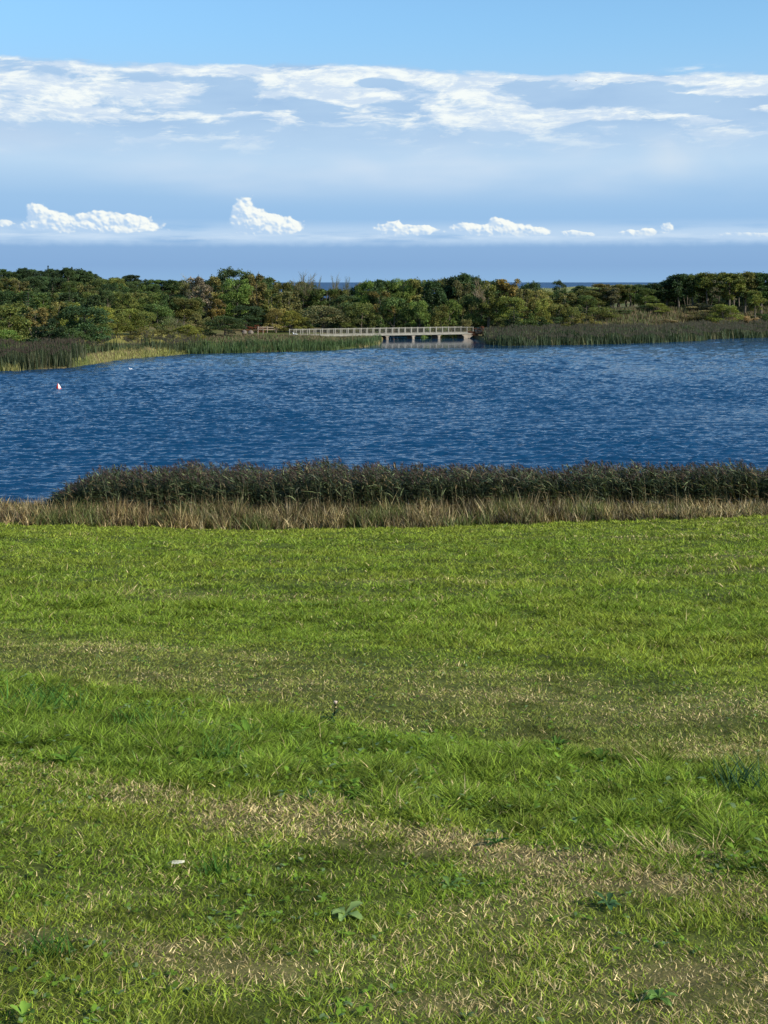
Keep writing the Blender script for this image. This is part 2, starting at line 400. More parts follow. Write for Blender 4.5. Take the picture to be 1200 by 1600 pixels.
def gz(X, Y):
    X = np.asarray(X, float); Y = np.asarray(Y, float)
    yy = np.clip(Y, 0, 50); t = yy / 50
    ze = .33 + (zedge(X) - .33) * t * t
    near = 7.8 - (7.8 - ze) * t + .05 * np.maximum(-Y, 0)
    near = near + (fbm(X / 4.0, Y / 4.0, 3, 3) - .5) * .16 * sstep(Y, 3, 12) * (1 - sstep(Y, 46, 50)) \
                + (fbm(X / .9, Y / .9, 8, 2) - .5) * (.05 + .07 * sstep(Y, 8, 16))
    near = near * 1.0
    b = sstep(Y, 50, 57.2)
    z = np.where(Y < 50, near, zedge(X) * (1 - b) - .02 * b)
    z = np.where(Y > 57.2, -.02 - np.clip((Y - 57.2) * .25, 0, 2.2), z)
    return np.where(Y > 100, far_land(X, Y), z)
def g1(x, y): return float(gz(np.array([x]), np.array([y]))[0])

def sfield(X, Y): return (Y + .63 * X - 6.3) * .846          # distance across the mowing stripes

GREEN = np.array([.146, .216, .022]); LUSH = np.array([.136, .214, .024]); OLIVE = np.array([.200, .215, .050])
TAN = np.array([.42, .32, .145]); STRAW = np.array([.55, .44, .22]); YELL = np.array([.208, .246, .030]); SOIL = np.array([.055, .042, .026])
PATCH = [(-1.35, 4.62, .5, .22), (-.85, 4.58, .45, .16), (-.45, 4.42, .35, .16), (-1.75, 5.35, .3, .25), (-.55, 5.0, .12, .1), (.95, 4.35, .3, .2),
         (1.2, 5.35, .5, .25), (-.6, 6.6, .5, .18), (.2, 4.12, .3, .12), (1.15, 5.7, .5, .2), (-2.2, 5.3, .4, .4), (-1.35, 4.25, .2, .1),
         (1.5, 9.05, 1.4, .35), (8.0, 28, 2.4, 1.2), (5.5, 24, 2.5, .8), (13.2, 44.5, 2.2, 1.8), (-2.0, 19, 3, 1.0), (1.0, 22, 2, .8), (9, 38, 5, 1.0)]
def dryness(X, Y):
    s = sfield(X, Y) + (fbm(X * 1.1, Y * 1.1, 61, 3) - .5) * .55
    band = sstep(s, -.62, -.18) * (1 - sstep(s, -.02, .12))
    n = fbm(X / .55, Y / .55, 41, 4); nl = fbm(X / 3.5, Y / 1.8, 47, 3)
    d = band * np.minimum(1, (.25 + .75 * sstep(n, .36, .62)) * (.75 + .55 * sstep(X, -.2, 1.2)) + .25 * sstep(X, .6, 1.3))
    near = sstep(s, .0, -.35)
    d = np.maximum(d, near * (.10 + .55 * sstep(n, .50, .66) * sstep(nl, .35, .55)))
    for (px_, py_, rx, ry) in PATCH:
        q = ((X - px_) / rx) ** 2 + ((Y - py_) / ry) ** 2
        d = np.maximum(d, np.exp(-q) * (.3 + .8 * sstep(n, .3, .6)) * np.where(np.abs(py_) > 8, .38, .85))
    ol = sstep(s, 2.0, 2.5) * (1 - sstep(s, 3.9, 5.4))
    d = np.maximum(d, ol * (.14 + .32 * sstep(n, .46, .68)))
    return np.clip(d, 0, 1), ol, s, n, nl

def ground_colour(X, Y):
    d, ol, s, n, nl = dryness(X, Y)
    g = GREEN[None] * (.55 + .5 * n[:, None])
    c = g * (1 - d[:, None] * .8) + TAN[None] * .7 * d[:, None] * .8
    c = c * .48 + SOIL * .25
    far = (Y > 100)[:, None]
    fn = fbm(X / 5, Y / 5, 71, 4)[:, None]
    fc = np.array([.085, .10, .030]) * (1 - sstep(fn, .4, .6)) + np.array([.15, .125, .06]) * sstep(fn, .4, .6)
    clr = (sstep(-X, 22, 30) * (1 - sstep(-X, 40, 44)) * sstep(Y, 176, 180) * (1 - sstep(Y, 200, 210)))[:, None]
    fc = fc * (1 - clr) + np.array([.30, .27, .07]) * clr
    dune = (sstep(Y, 350, 380))[:, None]
    fc = fc * (1 - dune) + np.array([.26, .27, .13]) * dune
    mud = (sstep(Y, 50.0, 51.5))[:, None] * (Y < 100)[:, None]
    c = c * (1 - mud) + np.array([.07, .055, .035]) * mud
    return np.where(far, fc, c)

ys = np.concatenate([np.arange(-60, 0, 4), np.arange(0, 14, .15), np.arange(14, 60, .22), np.arange(60, 130, 5), np.arange(130, 262, 1.0), np.arange(262, 470, 4), [500, 600, 800, 1200, 3000, 20000, 90000]])
xs = np.concatenate([[-60000, -9000, -2000, -800, -400, -250, -180, -140, -110, -90], np.arange(-78, -20, 1.0), np.arange(-20, -8, .4), np.arange(-8, 8, .2), np.arange(8, 20, .4), np.arange(20, 90, 1.0), [92, 110, 140, 180, 250, 400, 800, 2000, 9000, 60000]])
GX, GY = np.meshgrid(xs, ys)
gx_, gy_ = GX.ravel(), GY.ravel()
GZ = gz(gx_, gy_)
nx, ny = len(xs), len(ys)
i0 = (np.arange(ny - 1)[:, None] * nx + np.arange(nx - 1)[None]).ravel()
gF = np.stack([i0, i0 + 1, i0 + nx + 1, i0 + nx], 1)
mg, t, out = mat_new('turf_ground')
a = t.new('ShaderNodeAttribute', attribute_name='Col').outputs[0]
tcn = t.new('ShaderNodeTexCoord').outputs['Object']
nn = t.noise(tcn, 6.0, 6, .7); cc = t.mix(t.sm(nn, .3, .7), (.55, .55, .5), (1.35, 1.3, 1.2))
mu = t.new('ShaderNodeMix', data_type='RGBA', blend_type='MULTIPLY'); mu.inputs[0].default_value = 1; t.l.new(a, mu.inputs[6]); t.l.new(cc, mu.inputs[7])
p = t.new('ShaderNodeBsdfPrincipled'); t.l.new(mu.outputs[2], p.inputs['Base Color']); p.inputs['Roughness'].default_value = .9; p.inputs['Specular IOR Level'].default_value = .1
b = t.new('ShaderNodeBump'); b.inputs['Strength'].default_value = .6; b.inputs['Distance'].default_value = .03; t.l.new(t.noise(tcn, 14, 5, .7), b.inputs['Height']); t.l.new(b.outputs[0], p.inputs['Normal'])
t.l.new(p.outputs[0], out.inputs[0])
go = mesh_np('ground', np.stack([gx_, gy_, GZ], 1), gF, mg, ground_colour(gx_, gy_), smooth=True); tag(go, kind='structure')

# ------------------------------------------------------------------ lake water: real ripples, fine chop as bump
def water_mat(name, deep, bumpd, sc1, rough=.08):
    m, t, out = mat_new(name)
    tcn = t.new('ShaderNodeTexCoord').outputs['Object']
    sp = t.new('ShaderNodeSeparateXYZ'); t.l.new(tcn, sp.inputs[0])
    calm = t.mul(t.sm(t.add(sp.outputs[1], t.mul(t.sub(t.noise(t.xyz(t.mul(sp.outputs[0], .05), 0.0, 0.0), 1, 3, .5), .5), 16.0)), 189.0, 192.5),
                 t.mul(t.sm(sp.outputs[0], -9.0, -3.0), t.sm(sp.outputs[0], 26.0, 17.0)))
    v1 = t.xyz(t.mul(sp.outputs[0], .45), sp.outputs[1], 0.0)
    n1 = t.noise(v1, sc1, 3, .55, .4); n2 = t.noise(v1, sc1 * .35, 2, .5, .3)
    gust = t.sm(t.noise(t.xyz(t.mul(sp.outputs[0], .018), t.mul(sp.outputs[1], .03), 0.0), 1.0, 3, .5), .30, .70)
    h = t.add(t.mul(n1, .6), t.mul(n2, .7))
    b = t.new('ShaderNodeBump'); b.inputs['Distance'].default_value = bumpd
    t.put(b.inputs['Strength'], t.mul(t.sub(1.0, t.mul(calm, .97)), t.add(.62, t.mul(gust, .38)))); t.l.new(h, b.inputs['Height'])
    p = t.new('ShaderNodeBsdfPrincipled'); p.inputs['Base Color'].default_value = deep + (1,)
    p.inputs['Roughness'].default_value = rough; p.inputs['IOR'].default_value = 1.333
    t.l.new(b.outputs[0], p.inputs['Normal']); t.l.new(p.outputs[0], out.inputs[0]); return m
M['water'] = water_mat('lake_water', (.004, .037, .090), .17, 3.0)
M['sea'] = water_mat('sea_water', (.030, .075, .150), 1.2, .3, .5)
for n_ in M['sea'].node_tree.nodes:
    if n_.type == 'BSDF_PRINCIPLED': n_.inputs['Specular IOR Level'].default_value = .12
rows = 950
inv = np.linspace(1 / 50.0, 1 / 246.0, rows); WY = 1 / inv
cols = 1300; tt = np.linspace(-1, 1, cols) * .46
WX = WY[:, None] * tt[None]; WYg = np.repeat(WY[:, None], cols, 1)
dyl = np.gradient(WY)[:, None]
Zw = np.zeros_like(WX)
wr = np.random.default_rng(3)
for i in range(80):
    lam = .26 * (1.9 / .26) ** wr.random()
    th = wr.normal(-.10, .30)
    kx, ky = math.sin(th) * 2 * math.pi / lam, math.cos(th) * 2 * math.pi / lam
    slope = .060 * (1.0 if lam < .9 else .9 / lam)
    amp = slope * lam / (2 * math.pi)
    vis = np.clip((lam / abs(math.cos(th) + 1e-3) / (1.5 * dyl)) - .6, 0, 1)
    ph = kx * WX + ky * WYg + wr.random() * 6.28
    Zw += amp * vis * (np.sin(ph) + .28 * np.sin(2 * ph + .5))
calm = sstep(WYg, 188, 193) * sstep(WX, -9, -3) * (1 - sstep(WX, 17, 26))
gust = .35 + 1.3 * fbm(WX / 14, WYg / 16, 12, 3)
shore = sstep(yshore(WX) - WYg, 0, 3) * .8 + .2
Zw *= (1 - .97 * calm) * gust * shore
Zw *= sstep(WYg, 55, 60) * .8 + .2
i0 = (np.arange(rows - 1)[:, None] * cols + np.arange(cols - 1)[None]).ravel()
wF = np.stack([i0, i0 + 1, i0 + cols + 1, i0 + cols], 1)
wo_ = mesh_np('lake_water', np.stack([WX.ravel(), WYg.ravel(), Zw.ravel()], 1), wF, M['water'], smooth=True); tag(wo_, kind='structure')
sx = np.linspace(-1, 1, 9) * 60000; sy = np.array([432, 600, 1200, 3000, 9000, 30000, 90000.])
SX, SY = np.meshgrid(sx, sy); i0 = (np.arange(6)[:, None] * 9 + np.arange(8)[None]).ravel()
se = mesh_np('sea', np.stack([SX.ravel(), SY.ravel(), SX.ravel() * 0 - .1], 1), np.stack([i0, i0 + 1, i0 + 10, i0 + 9], 1), M['sea']); tag(se, kind='structure')

# ------------------------------------------------------------------ meadow grass
def scatter(n, d0, d1, half=.37, power=1.0):
    """points in the wedge seen from the bank, density falling with distance"""
    u = rng.random(n)
    if power == 1.0: D = np.sqrt(d0 * d0 + u * (d1 * d1 - d0 * d0))
    else:
        e = 2 - power
        D = (d0 ** e + u * (d1 ** e - d0 ** e)) ** (1 / e) if abs(e) > 1e-3 else d0 * (d1 / d0) ** u
    X = (rng.random(n) * 2 - 1) * half * D
    return X, D
def grass_batch(n, d0, d1, power, half, wbase, segs=2):
    X, Y = scatter(n, d0, d1, half, power)
    d, ol, s, nz, nl = dryness(X, Y)
    clump = fbm(X / .22, Y / .22, 91, 3); big = fbm(X / 2.2, Y / 1.4, 95, 3); mid_ = fbm(X / .55, Y / .5, 97, 3)
    strip = sstep(s, -.02, .35) * (1 - sstep(s, 1.9, 2.4))
    far = sstep(s, 4.5, 8)
    h = .022 + .030 * clump + strip * (.018 + .058 * sstep(clump, .38, .72)) + far * (.015 + .11 * sstep(mid_, .42, .70) * clump * 1.5)
    h *= .45 + 1.1 * fbm(X / .13, Y / .13, 139, 2)
    h *= (1 - .35 * d) * rng.uniform(.55, 1.35, n)
    keep = rng.random(n) < np.clip(1.15 - .75 * sstep(d, .55, 1.0) * sstep(fbm(X / .12, Y / .12, 33, 2), .5, .65), .2, 1)
    pock = fbm(X / .09, Y / .11, 133, 2); pk2 = fbm(X / .5, Y / .5, 137, 2)
    keep &= rng.random(n) > .85 * sstep(pock, .60, .74) * sstep(pk2, .35, .6)
    keep &= Y < 50.6 + .5 * (nz - .5)
    X, Y, d, ol, s, nz, nl, clump, big, strip, far, h = [q[keep] for q in (X, Y, d, ol, s, nz, nl, clump, big, strip, far, h)]
    n = len(X)
    r = rng.random(n)
    c = GREEN[None] * np.ones((n, 1))
    yel = np.clip(sstep(big, .42, .62) * .6 + sstep(Y, 34, 48) * .65 + (rng.random(n) < .22) * .6, 0, 1)[:, None]
    c = c * (1 - yel) + YELL * yel
    c = c * (1 - strip[:, None] * .6) + LUSH * strip[:, None] * .6
    c = c * (1 - ol[:, None] * .75) + OLIVE * ol[:, None] * .75
    pale = (rng.random(n) < .2)[:, None]
    c = np.where(pale, c * .6 + np.array([.28, .34, .09]) * .40, c)
    blue = (rng.random(n) < .04)[:, None]; c = np.where(blue, c * np.array([.8, .95, 1.4]), c)
    dry = rng.random(n) < np.clip(d * .85, .03, .85)
    tn = np.where((rng.random(n) < .5)[:, None], TAN, STRAW) * rng.uniform(.6, 1.15, (n, 1))
    c = np.where(dry[:, None], tn, c)
    c = c * (.35 + 1.55 * rng.random((n, 1)) ** 1.2) * (.74 + .5 * nz[:, None])
    darkp = sstep(fbm(X / .35, Y / .25, 77, 3), .60, .72)[:, None]
    c = c * (1 - .45 * darkp * (~dry)[:, None])
    base = np.stack([X, Y, gz(X, Y) - .006], 1)
    az_ = rng.random(n) * 2 * np.pi
    lean = rng.uniform(.25, 1.7, n) * np.where(dry, 1.3, 1.0)
    dd = unit(np.stack([np.cos(az_) * lean * .7, np.sin(az_) * lean * .7, np.ones(n)], 1))
    L = h
    be = np.stack([np.cos(az_ + .4), np.sin(az_ + .4), -rng.uniform(.2, .9, n)], 1) * (L * rng.uniform(.2, .85, n))[:, None]
    ya = rng.random(n) * np.pi
    side = np.stack([np.cos(ya), np.sin(ya) * .6, np.zeros(n)], 1)
    w = wbase * (Y / d0) ** .95 * rng.uniform(.6, 1.4, n) * np.where(strip > .5, 1.1, 1)
    return strips(base, dd, L, w, be, side, c, segs)
parts = [grass_batch(340000, 3.6, 8.5, 1.0, .37, .0038, 3),
         grass_batch(320000, 8.0, 18, 1.2, .355, .0062),
         grass_batch(360000, 17, 51.5, 1.3, .35, .0115)]
v, f, c = join(parts)
gm = mesh_np('meadow_grass', v, f, M['grass'], c)
tag(gm, 'short green meadow grass with dry mown streaks running down to the reeds', 'grass', kind='stuff')

# broad leaved herbs mixed in the turf
n = 4200
X, Y = scatter(n, 3.8, 22, .37, 1.4)
d, ol, s, nz, nl = dryness(X, Y)
patch = fbm(X / .5, Y / .5, 131, 3)
kp = (patch + rng.normal(0, .09, len(X)) > .50) & (d < .5); X, Y, s = X[kp], Y[kp], s[kp]; n = len(X)
lf = 5
X = np.repeat(X, lf) ; Y = np.repeat(Y, lf); s = np.repeat(s, lf); n = len(X)
az_ = rng.random(n) * 6.283; el = rng.uniform(.15, 1.0, n)
strip = sstep(s, 0, .3) * (1 - sstep(s, 1.9, 2.4))
L = rng.uniform(.014, .032, n) * (1 + .5 * strip) * (1 + .02 * Y)
base = np.stack([X, Y, gz(X, Y) + .01 + .06 * strip * rng.random(n)], 1)
dd = unit(np.stack([np.cos(az_), np.sin(az_), el], 1)); side = np.stack([-np.sin(az_), np.cos(az_), np.zeros(n)], 1)
be = np.stack([np.zeros(n), np.zeros(n), -L * .35], 1)
c = np.array([.13, .22, .025]) * rng.uniform(.6, 1.4, (n, 1)); pl = (rng.random(n) < .2)[:, None]; c = np.where(pl, np.array([.15, .22, .09]) * rng.uniform(.7, 1.2, (n, 1)), c)
v, f, c = strips(base, dd, L, L * .5, be, side, c, 3, [.35, 1.0, .75])
hb = mesh_np('ground_cover', v, f, M['grass'], c); tag(hb, 'small broad leaved herbs scattered through the turf', 'ground cover', kind='stuff')

# ------------------------------------------------------------------ near reed bed
def reed_top(X):                          # how tall the bed stands along the bank
    return np.interp(X, [-13.1, -12.6, -12.0, -11.3, -10.4, 0, 8, 20, 30], [.6, 1.0, 1.4, 1.75, 2.0, 1.92, 1.80, 1.72, 1.7]) * (.78 + .36 * fbm(X / 1.1, X * 0 + 2.2, 88, 3))
n = 9500
X = rng.uniform(-13.1, 27, n)
Y = 51.9 + rng.random(n) * (5.4 - 0.5 * (rng.random(n)))
kp = rng.random(n) < np.clip(.55 + (X + 13.1) * .5, 0, 1); X, Y = X[kp], Y[kp]; n = len(X)
hgt = reed_top(X) * (.80 + .12 * fbm(X / 1.3, Y / 1.3, 15, 3) + .28 * rng.random(n) ** 2.2) - .0
hgt = hgt * (1 - .12 * sstep(Y, 54, 57))
base = np.stack([X, Y, gz(X, Y)], 1)
wind = np.array([-.10, -.06, 0])
dd = unit(np.stack([rng.normal(-.04, .07, n), rng.normal(0, .07, n), np.ones(n)], 1))
be = np.stack([rng.normal(-.12, .10, n), rng.normal(-.04, .08, n), -.04 * np.ones(n)], 1)
ya = rng.random(n) * np.pi; side = np.stack([np.cos(ya), np.sin(ya), np.zeros(n)], 1)
sc_ = np.where((rng.random(n) < .25)[:, None], np.array([.20, .17, .09]), np.array([.075, .085, .04])) * rng.uniform(.6, 1.2, (n, 1))
P = [strips(base, dd, hgt, np.full(n, .018), be, side, sc_, 3, [1, .9, .7])]
# leaves
lf = 9; bi = np.repeat(np.arange(n), lf); tt_ = rng.uniform(.22, .95, len(bi))
m = len(bi)
b0 = base[bi] + dd[bi] * (hgt[bi] * tt_)[:, None] + be[bi] * (tt_ ** 2)[:, None]
az_ = rng.normal(2.6, 1.3, m); up = rng.uniform(.35, 1.5, m)
d2 = unit(np.stack([np.cos(az_), np.sin(az_) * .8, up], 1))
L = rng.uniform(.24, .60, m) * (1.05 - .4 * (tt_ > .85))
be2 = np.stack([np.cos(az_) * .25, np.sin(az_) * .2, -rng.uniform(.3, 1.0, m)], 1) * (L * .6)[:, None]
s2 = unit(np.stack([-np.sin(az_) + rng.normal(0, .3, m), np.cos(az_) + rng.normal(0, .3, m), rng.normal(0, .55, m)], 1))
cn = fbm(b0[:, 0] / .8, b0[:, 1] * 2, 19, 3)[:, None]
lc = np.array([.034, .050, .018]) * (.4 + 1.0 * cn) * rng.uniform(.5, 1.5, (m, 1))
q = rng.random(m)
lc = np.where((q < .14)[:, None], np.array([.17, .20, .085]) * rng.uniform(.8, 1.3, (m, 1)), lc)
lc = np.where(((q > .86) | ((tt_ < .4) & (q > .6)))[:, None], np.array([.16, .115, .055]) * rng.uniform(.6, 1.3, (m, 1)), lc)
P.append(strips(b0, d2, L, rng.uniform(.026, .050, m), be2, s2, lc, 3, [.8, 1, .6]))
# plumes
hasp = np.where(rng.random(n) < .62)[0]; pi_ = np.repeat(hasp, 9); m = len(pi_)
b0 = base[pi_] + dd[pi_] * (hgt[pi_] * 1.0)[:, None] + be[pi_] + np.stack([np.zeros(m), np.zeros(m), -rng.random(m) * .17], 1)
az_ = rng.normal(2.9, .9, m)
d2 = unit(np.stack([np.cos(az_) * .6, np.sin(az_) * .4, np.full(m, 1.2)], 1)); L = rng.uniform(.07, .17, m)
be2 = np.stack([-.05 * np.ones(m), np.zeros(m), -.03 * np.ones(m)], 1)
pc = np.array([.055, .034, .028]) * rng.uniform(.6, 1.6, (m, 1))
P.append(strips(b0, d2, L, np.full(m, .022), be2, unit(rng.normal(0, 1, (m, 3))), pc, 2))
v, f, c = join(P)
rb = mesh_np('reed_bed', v, f, M['reed'], c)
tag(rb, 'dense dark green reeds with brown plumes between the meadow and the lake', 'reeds', kind='stuff')

# dry grass in front of the reeds
def tufts(n, X, Y, hh, colfn, wid, lean=.25, droop=.25, segs=3, fan=9, mat='reed', spread=.12):
    X = np.repeat(X, fan) + rng.normal(0, spread, n * fan); Y = np.repeat(Y, fan) + rng.normal(0, spread, n * fan)
    hh = np.repeat(hh, fan); m = len(X)
    base = np.stack([X, Y, gz(X, Y) - .02], 1); az_ = rng.random(m) * 6.283
    dd = unit(np.stack([np.cos(az_) * lean * rng.random(m) - .04, np.sin(az_) * lean * rng.random(m), np.ones(m)], 1))
    L = hh * rng.uniform(.5, 1.15, m)
    be = np.stack([np.cos(az_) * .8, np.sin(az_) * .8, -rng.uniform(.2, 1, m)], 1) * (L * droop * rng.random(m))[:, None]
    ya = rng.random(m) * np.pi; side = np.stack([np.cos(ya), np.sin(ya), np.zeros(m)], 1)
    return strips(base, dd, L, wid * rng.uniform(.6, 1.4, m), be, side, colfn(X, Y, m), segs)
def drycol(X, Y, m):
    q = fbm(X / .7, Y / .5, 51, 3)[:, None]; r = rng.random((m, 1)); gr = sstep(fbm(X / 1.6, Y / 1.6, 57, 3), .52, .66)[:, None]
    c = np.where(r < .42, np.array([.25, .185, .078]), np.where(r < .78, np.array([.48, .39, .20]), np.array([.085, .055, .03])))
    c = c * np.where((X < -7)[:, None], np.array([1.0, .95, .9]), 1.0)
    c = c * (.30 + 1.35 * q)
    dk = sstep(fbm(X / .5, Y / .4, 63, 3), .50, .60)[:, None]; c = c * (1 - .55 * dk)
    gmask = (rng.random((m, 1)) < gr * .65 + .08)
    c = np.where(gmask, np.array([.13, .155, .045]) * (.6 + .8 * q), c)
    return c * rng.uniform(.65, 1.3, (m, 1))
n = 5200
X = rng.uniform(-20, 27, n); w0 = 49.7 + 2.2 * (fbm(X / 1.3, X * 0, 3, 4) - .5)
back = np.where(X < -13.4, 56.8, 52.9)
Y = w0 + rng.random(n) ** 1.15 * (back - w0)
hh = .30 + 1.0 * fbm(X / .7, Y / .7, 23, 3)
hh = hh * np.interp(X, [-20, -13.5, -12, 0, 6, 9, 12, 27], [.6, .66, 1.05, 1.2, 1.1, .98, .75, .65])
hh = hh * (.62 + .38 * sstep(Y - w0, 0, .8))
v, f, c = join([tufts(n, X, Y, hh, drycol, .030, .55, .6, 3, 9)])
dg = mesh_np('dry_grass', v, f, M['reed'], c); tag(dg, 'rough brown and straw coloured dry grass in front of the near reeds', 'dry grass', kind='stuff')
# bleached stems standing in that band, and one pale tuft on the right
sites = np.concatenate([rng.uniform(-13, 16, 46), np.full(7, 7.2) + rng.normal(0, .25, 7)])
Y = 50.9 + rng.random(len(sites)) * 1.2
hh = rng.uniform(.8, 1.25, len(sites)) * np.interp(sites, [-13, 9, 12, 18], [1, 1, .7, .6])
strawc = lambda X, Y, m: np.array([.42, .33, .19]) * rng.uniform(.6, 1.15, (m, 1))
v, f, c = tufts(len(sites), sites, Y, hh, strawc, .02, .3, .25, 3, 12, spread=.16)
ss = mesh_np('straw_stems', v, f, M['reed'], c); tag(ss, 'tall bleached straw stems standing among the brown grass', 'dry stems', kind='stuff')

# ------------------------------------------------------------------ far reed beds and herbage (each bank one mass)
def far_bed(name, label, pts, hgt, cols, wid, dens, cat='reeds', topc=None, fan=3):
    """pts: list of (x, y0, y1) giving the near and far edge of the bed along x"""
    xs_ = [p[0] for p in pts]; L_ = xs_[-1] - xs_[0]
    mean = np.mean([p[2] - p[1] for p in pts]); n = int(L_ * mean * dens)
    X = rng.uniform(xs_[0], xs_[-1], n)
    a_ = np.interp(X, xs_, [p[1] for p in pts]); b_ = np.interp(X, xs_, [p[2] for p in pts])
    Y = a_ + rng.random(n) ** 1.3 * (b_ - a_)
    hh = hgt * (.35 + 1.15 * fbm(X / 2.2, Y / 2.2, hash(name) % 97 if False else len(name) * 7, 3))
    def cf(X, Y, m):
        q = fbm(X / 1.5, Y / 1.5, len(name), 3); k = np.clip((q * 1.5 - .25) * len(cols) + rng.normal(0, .55, m), 0, len(cols) - 1).astype(int)
        return np.array(cols)[k] * rng.uniform(.6, 1.4, (m, 1))
    P = [tufts(n, X, Y, hh, cf, wid, .12, .12, 2, fan, spread=.3)]
    if topc is not None:
        m = n; k = gz(X, Y) + hh * .82
        P.append(strips(np.stack([X, Y, k], 1), unit(np.stack([rng.normal(-.1, .15, m), rng.normal(0, .1, m), np.ones(m)], 1)), rng.uniform(.25, .5, m), np.full(m, wid * 1.3),
                 np.zeros((m, 3)), np.stack([np.ones(m), np.zeros(m), np.zeros(m)], 1), np.array(topc) * rng.uniform(.6, 1.4, (m, 1)), 2))
    v, f, c = join(P)
    o = mesh_np(name, v, f, M['reed'], c); tag(o, label, cat, kind='stuff'); return o
DG = [(.055, .085, .035), (.07, .10, .04), (.10, .115, .05), (.14, .12, .06)]
far_bed('bank_reeds', 'grey green reeds with brown tops on the far left shore', [(-78, 132, 142), (-58.7, 137.3, 147), (-40.6, 142.6, 151), (-34.4, 147.8, 156)], 2.35,
        [(.03, .045, .02), (.045, .065, .026), (.075, .078, .038)], .07, 10, topc=(.075, .058, .04))
far_bed('sedge', 'yellow green sedge along the waterline of the far left shore', [(-78, 130.5, 133), (-58.7, 136.8, 138.6), (-42.5, 141.4, 143), (-39, 142.6, 144)], 1.2, [(.24, .23, .07), (.30, .27, .10), (.16, .17, .05)], .06, 22, 'sedge')
far_bed('sedge', 'bright yellow green sedge between the left reeds and the dark reed spit', [(-34.4, 147.6, 152), (-31.9, 164.8, 168), (-29, 169.6, 173), (-25.6, 175.8, 178)], .5, [(.19, .20, .05), (.26, .25, .08), (.13, .16, .04)], .07, 22, 'sedge')
far_bed('bank_reeds', 'short dark reeds behind the yellow sedge on the left bank', [(-40, 155, 158), (-35, 160, 164), (-32, 168, 171), (-30.5, 172, 175), (-24.5, 178, 181)], 1.5, [(.035, .055, .022), (.05, .075, .03), (.075, .085, .036)], .07, 11, topc=(.07, .06, .04))
far_bed('bank_reeds', 'dark green reeds on the low spit left of the footbridge', [(-25.8, 175.6, 180), (-17.1, 179.8, 185), (-7.1, 185.8, 192), (-3.0, 194, 201), (-.6, 204, 211), (.2, 212, 218)], 1.05,
        [(.025, .05, .016), (.04, .075, .022), (.065, .11, .034), (.045, .075, .025)], .08, 9)
far_bed('rough_herbage', 'brown and green rough herbage on the spit below the footbridge railing', [(-26, 181, 205), (-17, 186, 210), (-8, 193, 214), (-1.5, 207, 217)], .5,
        [(.08, .10, .035), (.11, .10, .045), (.12, .085, .05), (.075, .12, .03)], .10, 9, 'rough grass')
far_bed('bank_reeds', 'long grey green reed bed right of the footbridge along the far shore', [(15.6, 203, 212), (17.5, 198.6, 212), (30, 202, 214), (39.6, 207, 219), (51, 215.5, 228), (53.5, 222.4, 233), (65.4, 228.5, 238), (86, 234, 243)], 1.75,
        [(.035, .055, .024), (.045, .07, .032), (.06, .088, .04), (.11, .11, .05)], .09, 9, topc=(.06, .055, .036))
far_bed('rough_herbage', 'brown bracken and rough grass on the bank above the right reed bed', [(30, 214, 232), (40, 219, 246), (52, 229, 256), (65, 238, 264), (86, 243, 268)], .85,
        [(.07, .08, .03), (.11, .08, .045), (.09, .10, .035), (.17, .12, .07)], .12, 5, 'rough grass')
n = 9000; X = rng.uniform(-15, 150, n); Y = rng.uniform(360, 420, n)
v, f, c = tufts(n, X, Y, np.full(n, .6), lambda X, Y, m: np.array([.24, .26, .12]) * rng.uniform(.6, 1.3, (m, 1)), .12, .3, .2, 2, 3, spread=.4)
o = mesh_np('dune_grass', v, f, M['reed'], c); tag(o, 'pale marram grass on the low dunes in front of the sea', 'dune grass', kind='stuff')

# ------------------------------------------------------------------ trees
def leafcards(P, size, colr, aspect=.6, up=.3):
    n = len(P); a = unit(rng.normal(0, 1, (n, 3)) * np.array([1, 1, 1.15])); b = unit(np.cross(a, unit(rng.normal(0, 1, (n, 3)) + np.array([0, 0, up]))))
    s = size[:, None] if hasattr(size, '__len__') else size
    k = b * s * aspect * .5; l = a * s * .5
    skew = rng.uniform(-.3, .3, (n, 1))
    V = np.stack([P - l, P - k + l * skew, P + l, P + k - l * skew], 1).reshape(-1, 3)
    F = [(np.arange(n) * 4)[:, None] + np.array([[0, 1, 2, 3]])]
    return V, F, np.repeat(colr, 4, 0)
def crown_from_lobes(lobes, n, size, seedcol, inner=.25, flat=1.0):
    vol = np.array([l[3] * l[4] for l in lobes]); pr = vol / vol.sum()
    k = rng.choice(len(lobes), n, p=pr); Lb = np.array(lobes)[k]
    d = unit(rng.normal(0, 1, (n, 3))); d[:, 2] = np.where(d[:, 2] < -.35, -d[:, 2] * .8, d[:, 2])
    lump = .72 + .5 * vnoise(np.arctan2(d[:, 1], d[:, 0]) * 2.2 + k * 7.3, d[:, 2] * 3 + k * 3.1, 5)
    r = (rng.random(n) ** inner) * lump
    P = Lb[:, :3] + d * np.stack([Lb[:, 3], Lb[:, 3], Lb[:, 4]], 1) * r[:, None]
    tone = np.array([.6 + .8 * random.random() for _ in lobes])[k][:, None]
    c = np.ones((n, 3)) * tone * rng.uniform(.75, 1.25, (n, 1))
    hue = rng.normal(0, .10, (n, 1)); c = c * (1 + hue * np.array([1.2, .1, -.6]))
    return leafcards(P, size * rng.uniform(.6, 1.4, n), np.clip(c, .05, 3), .65)
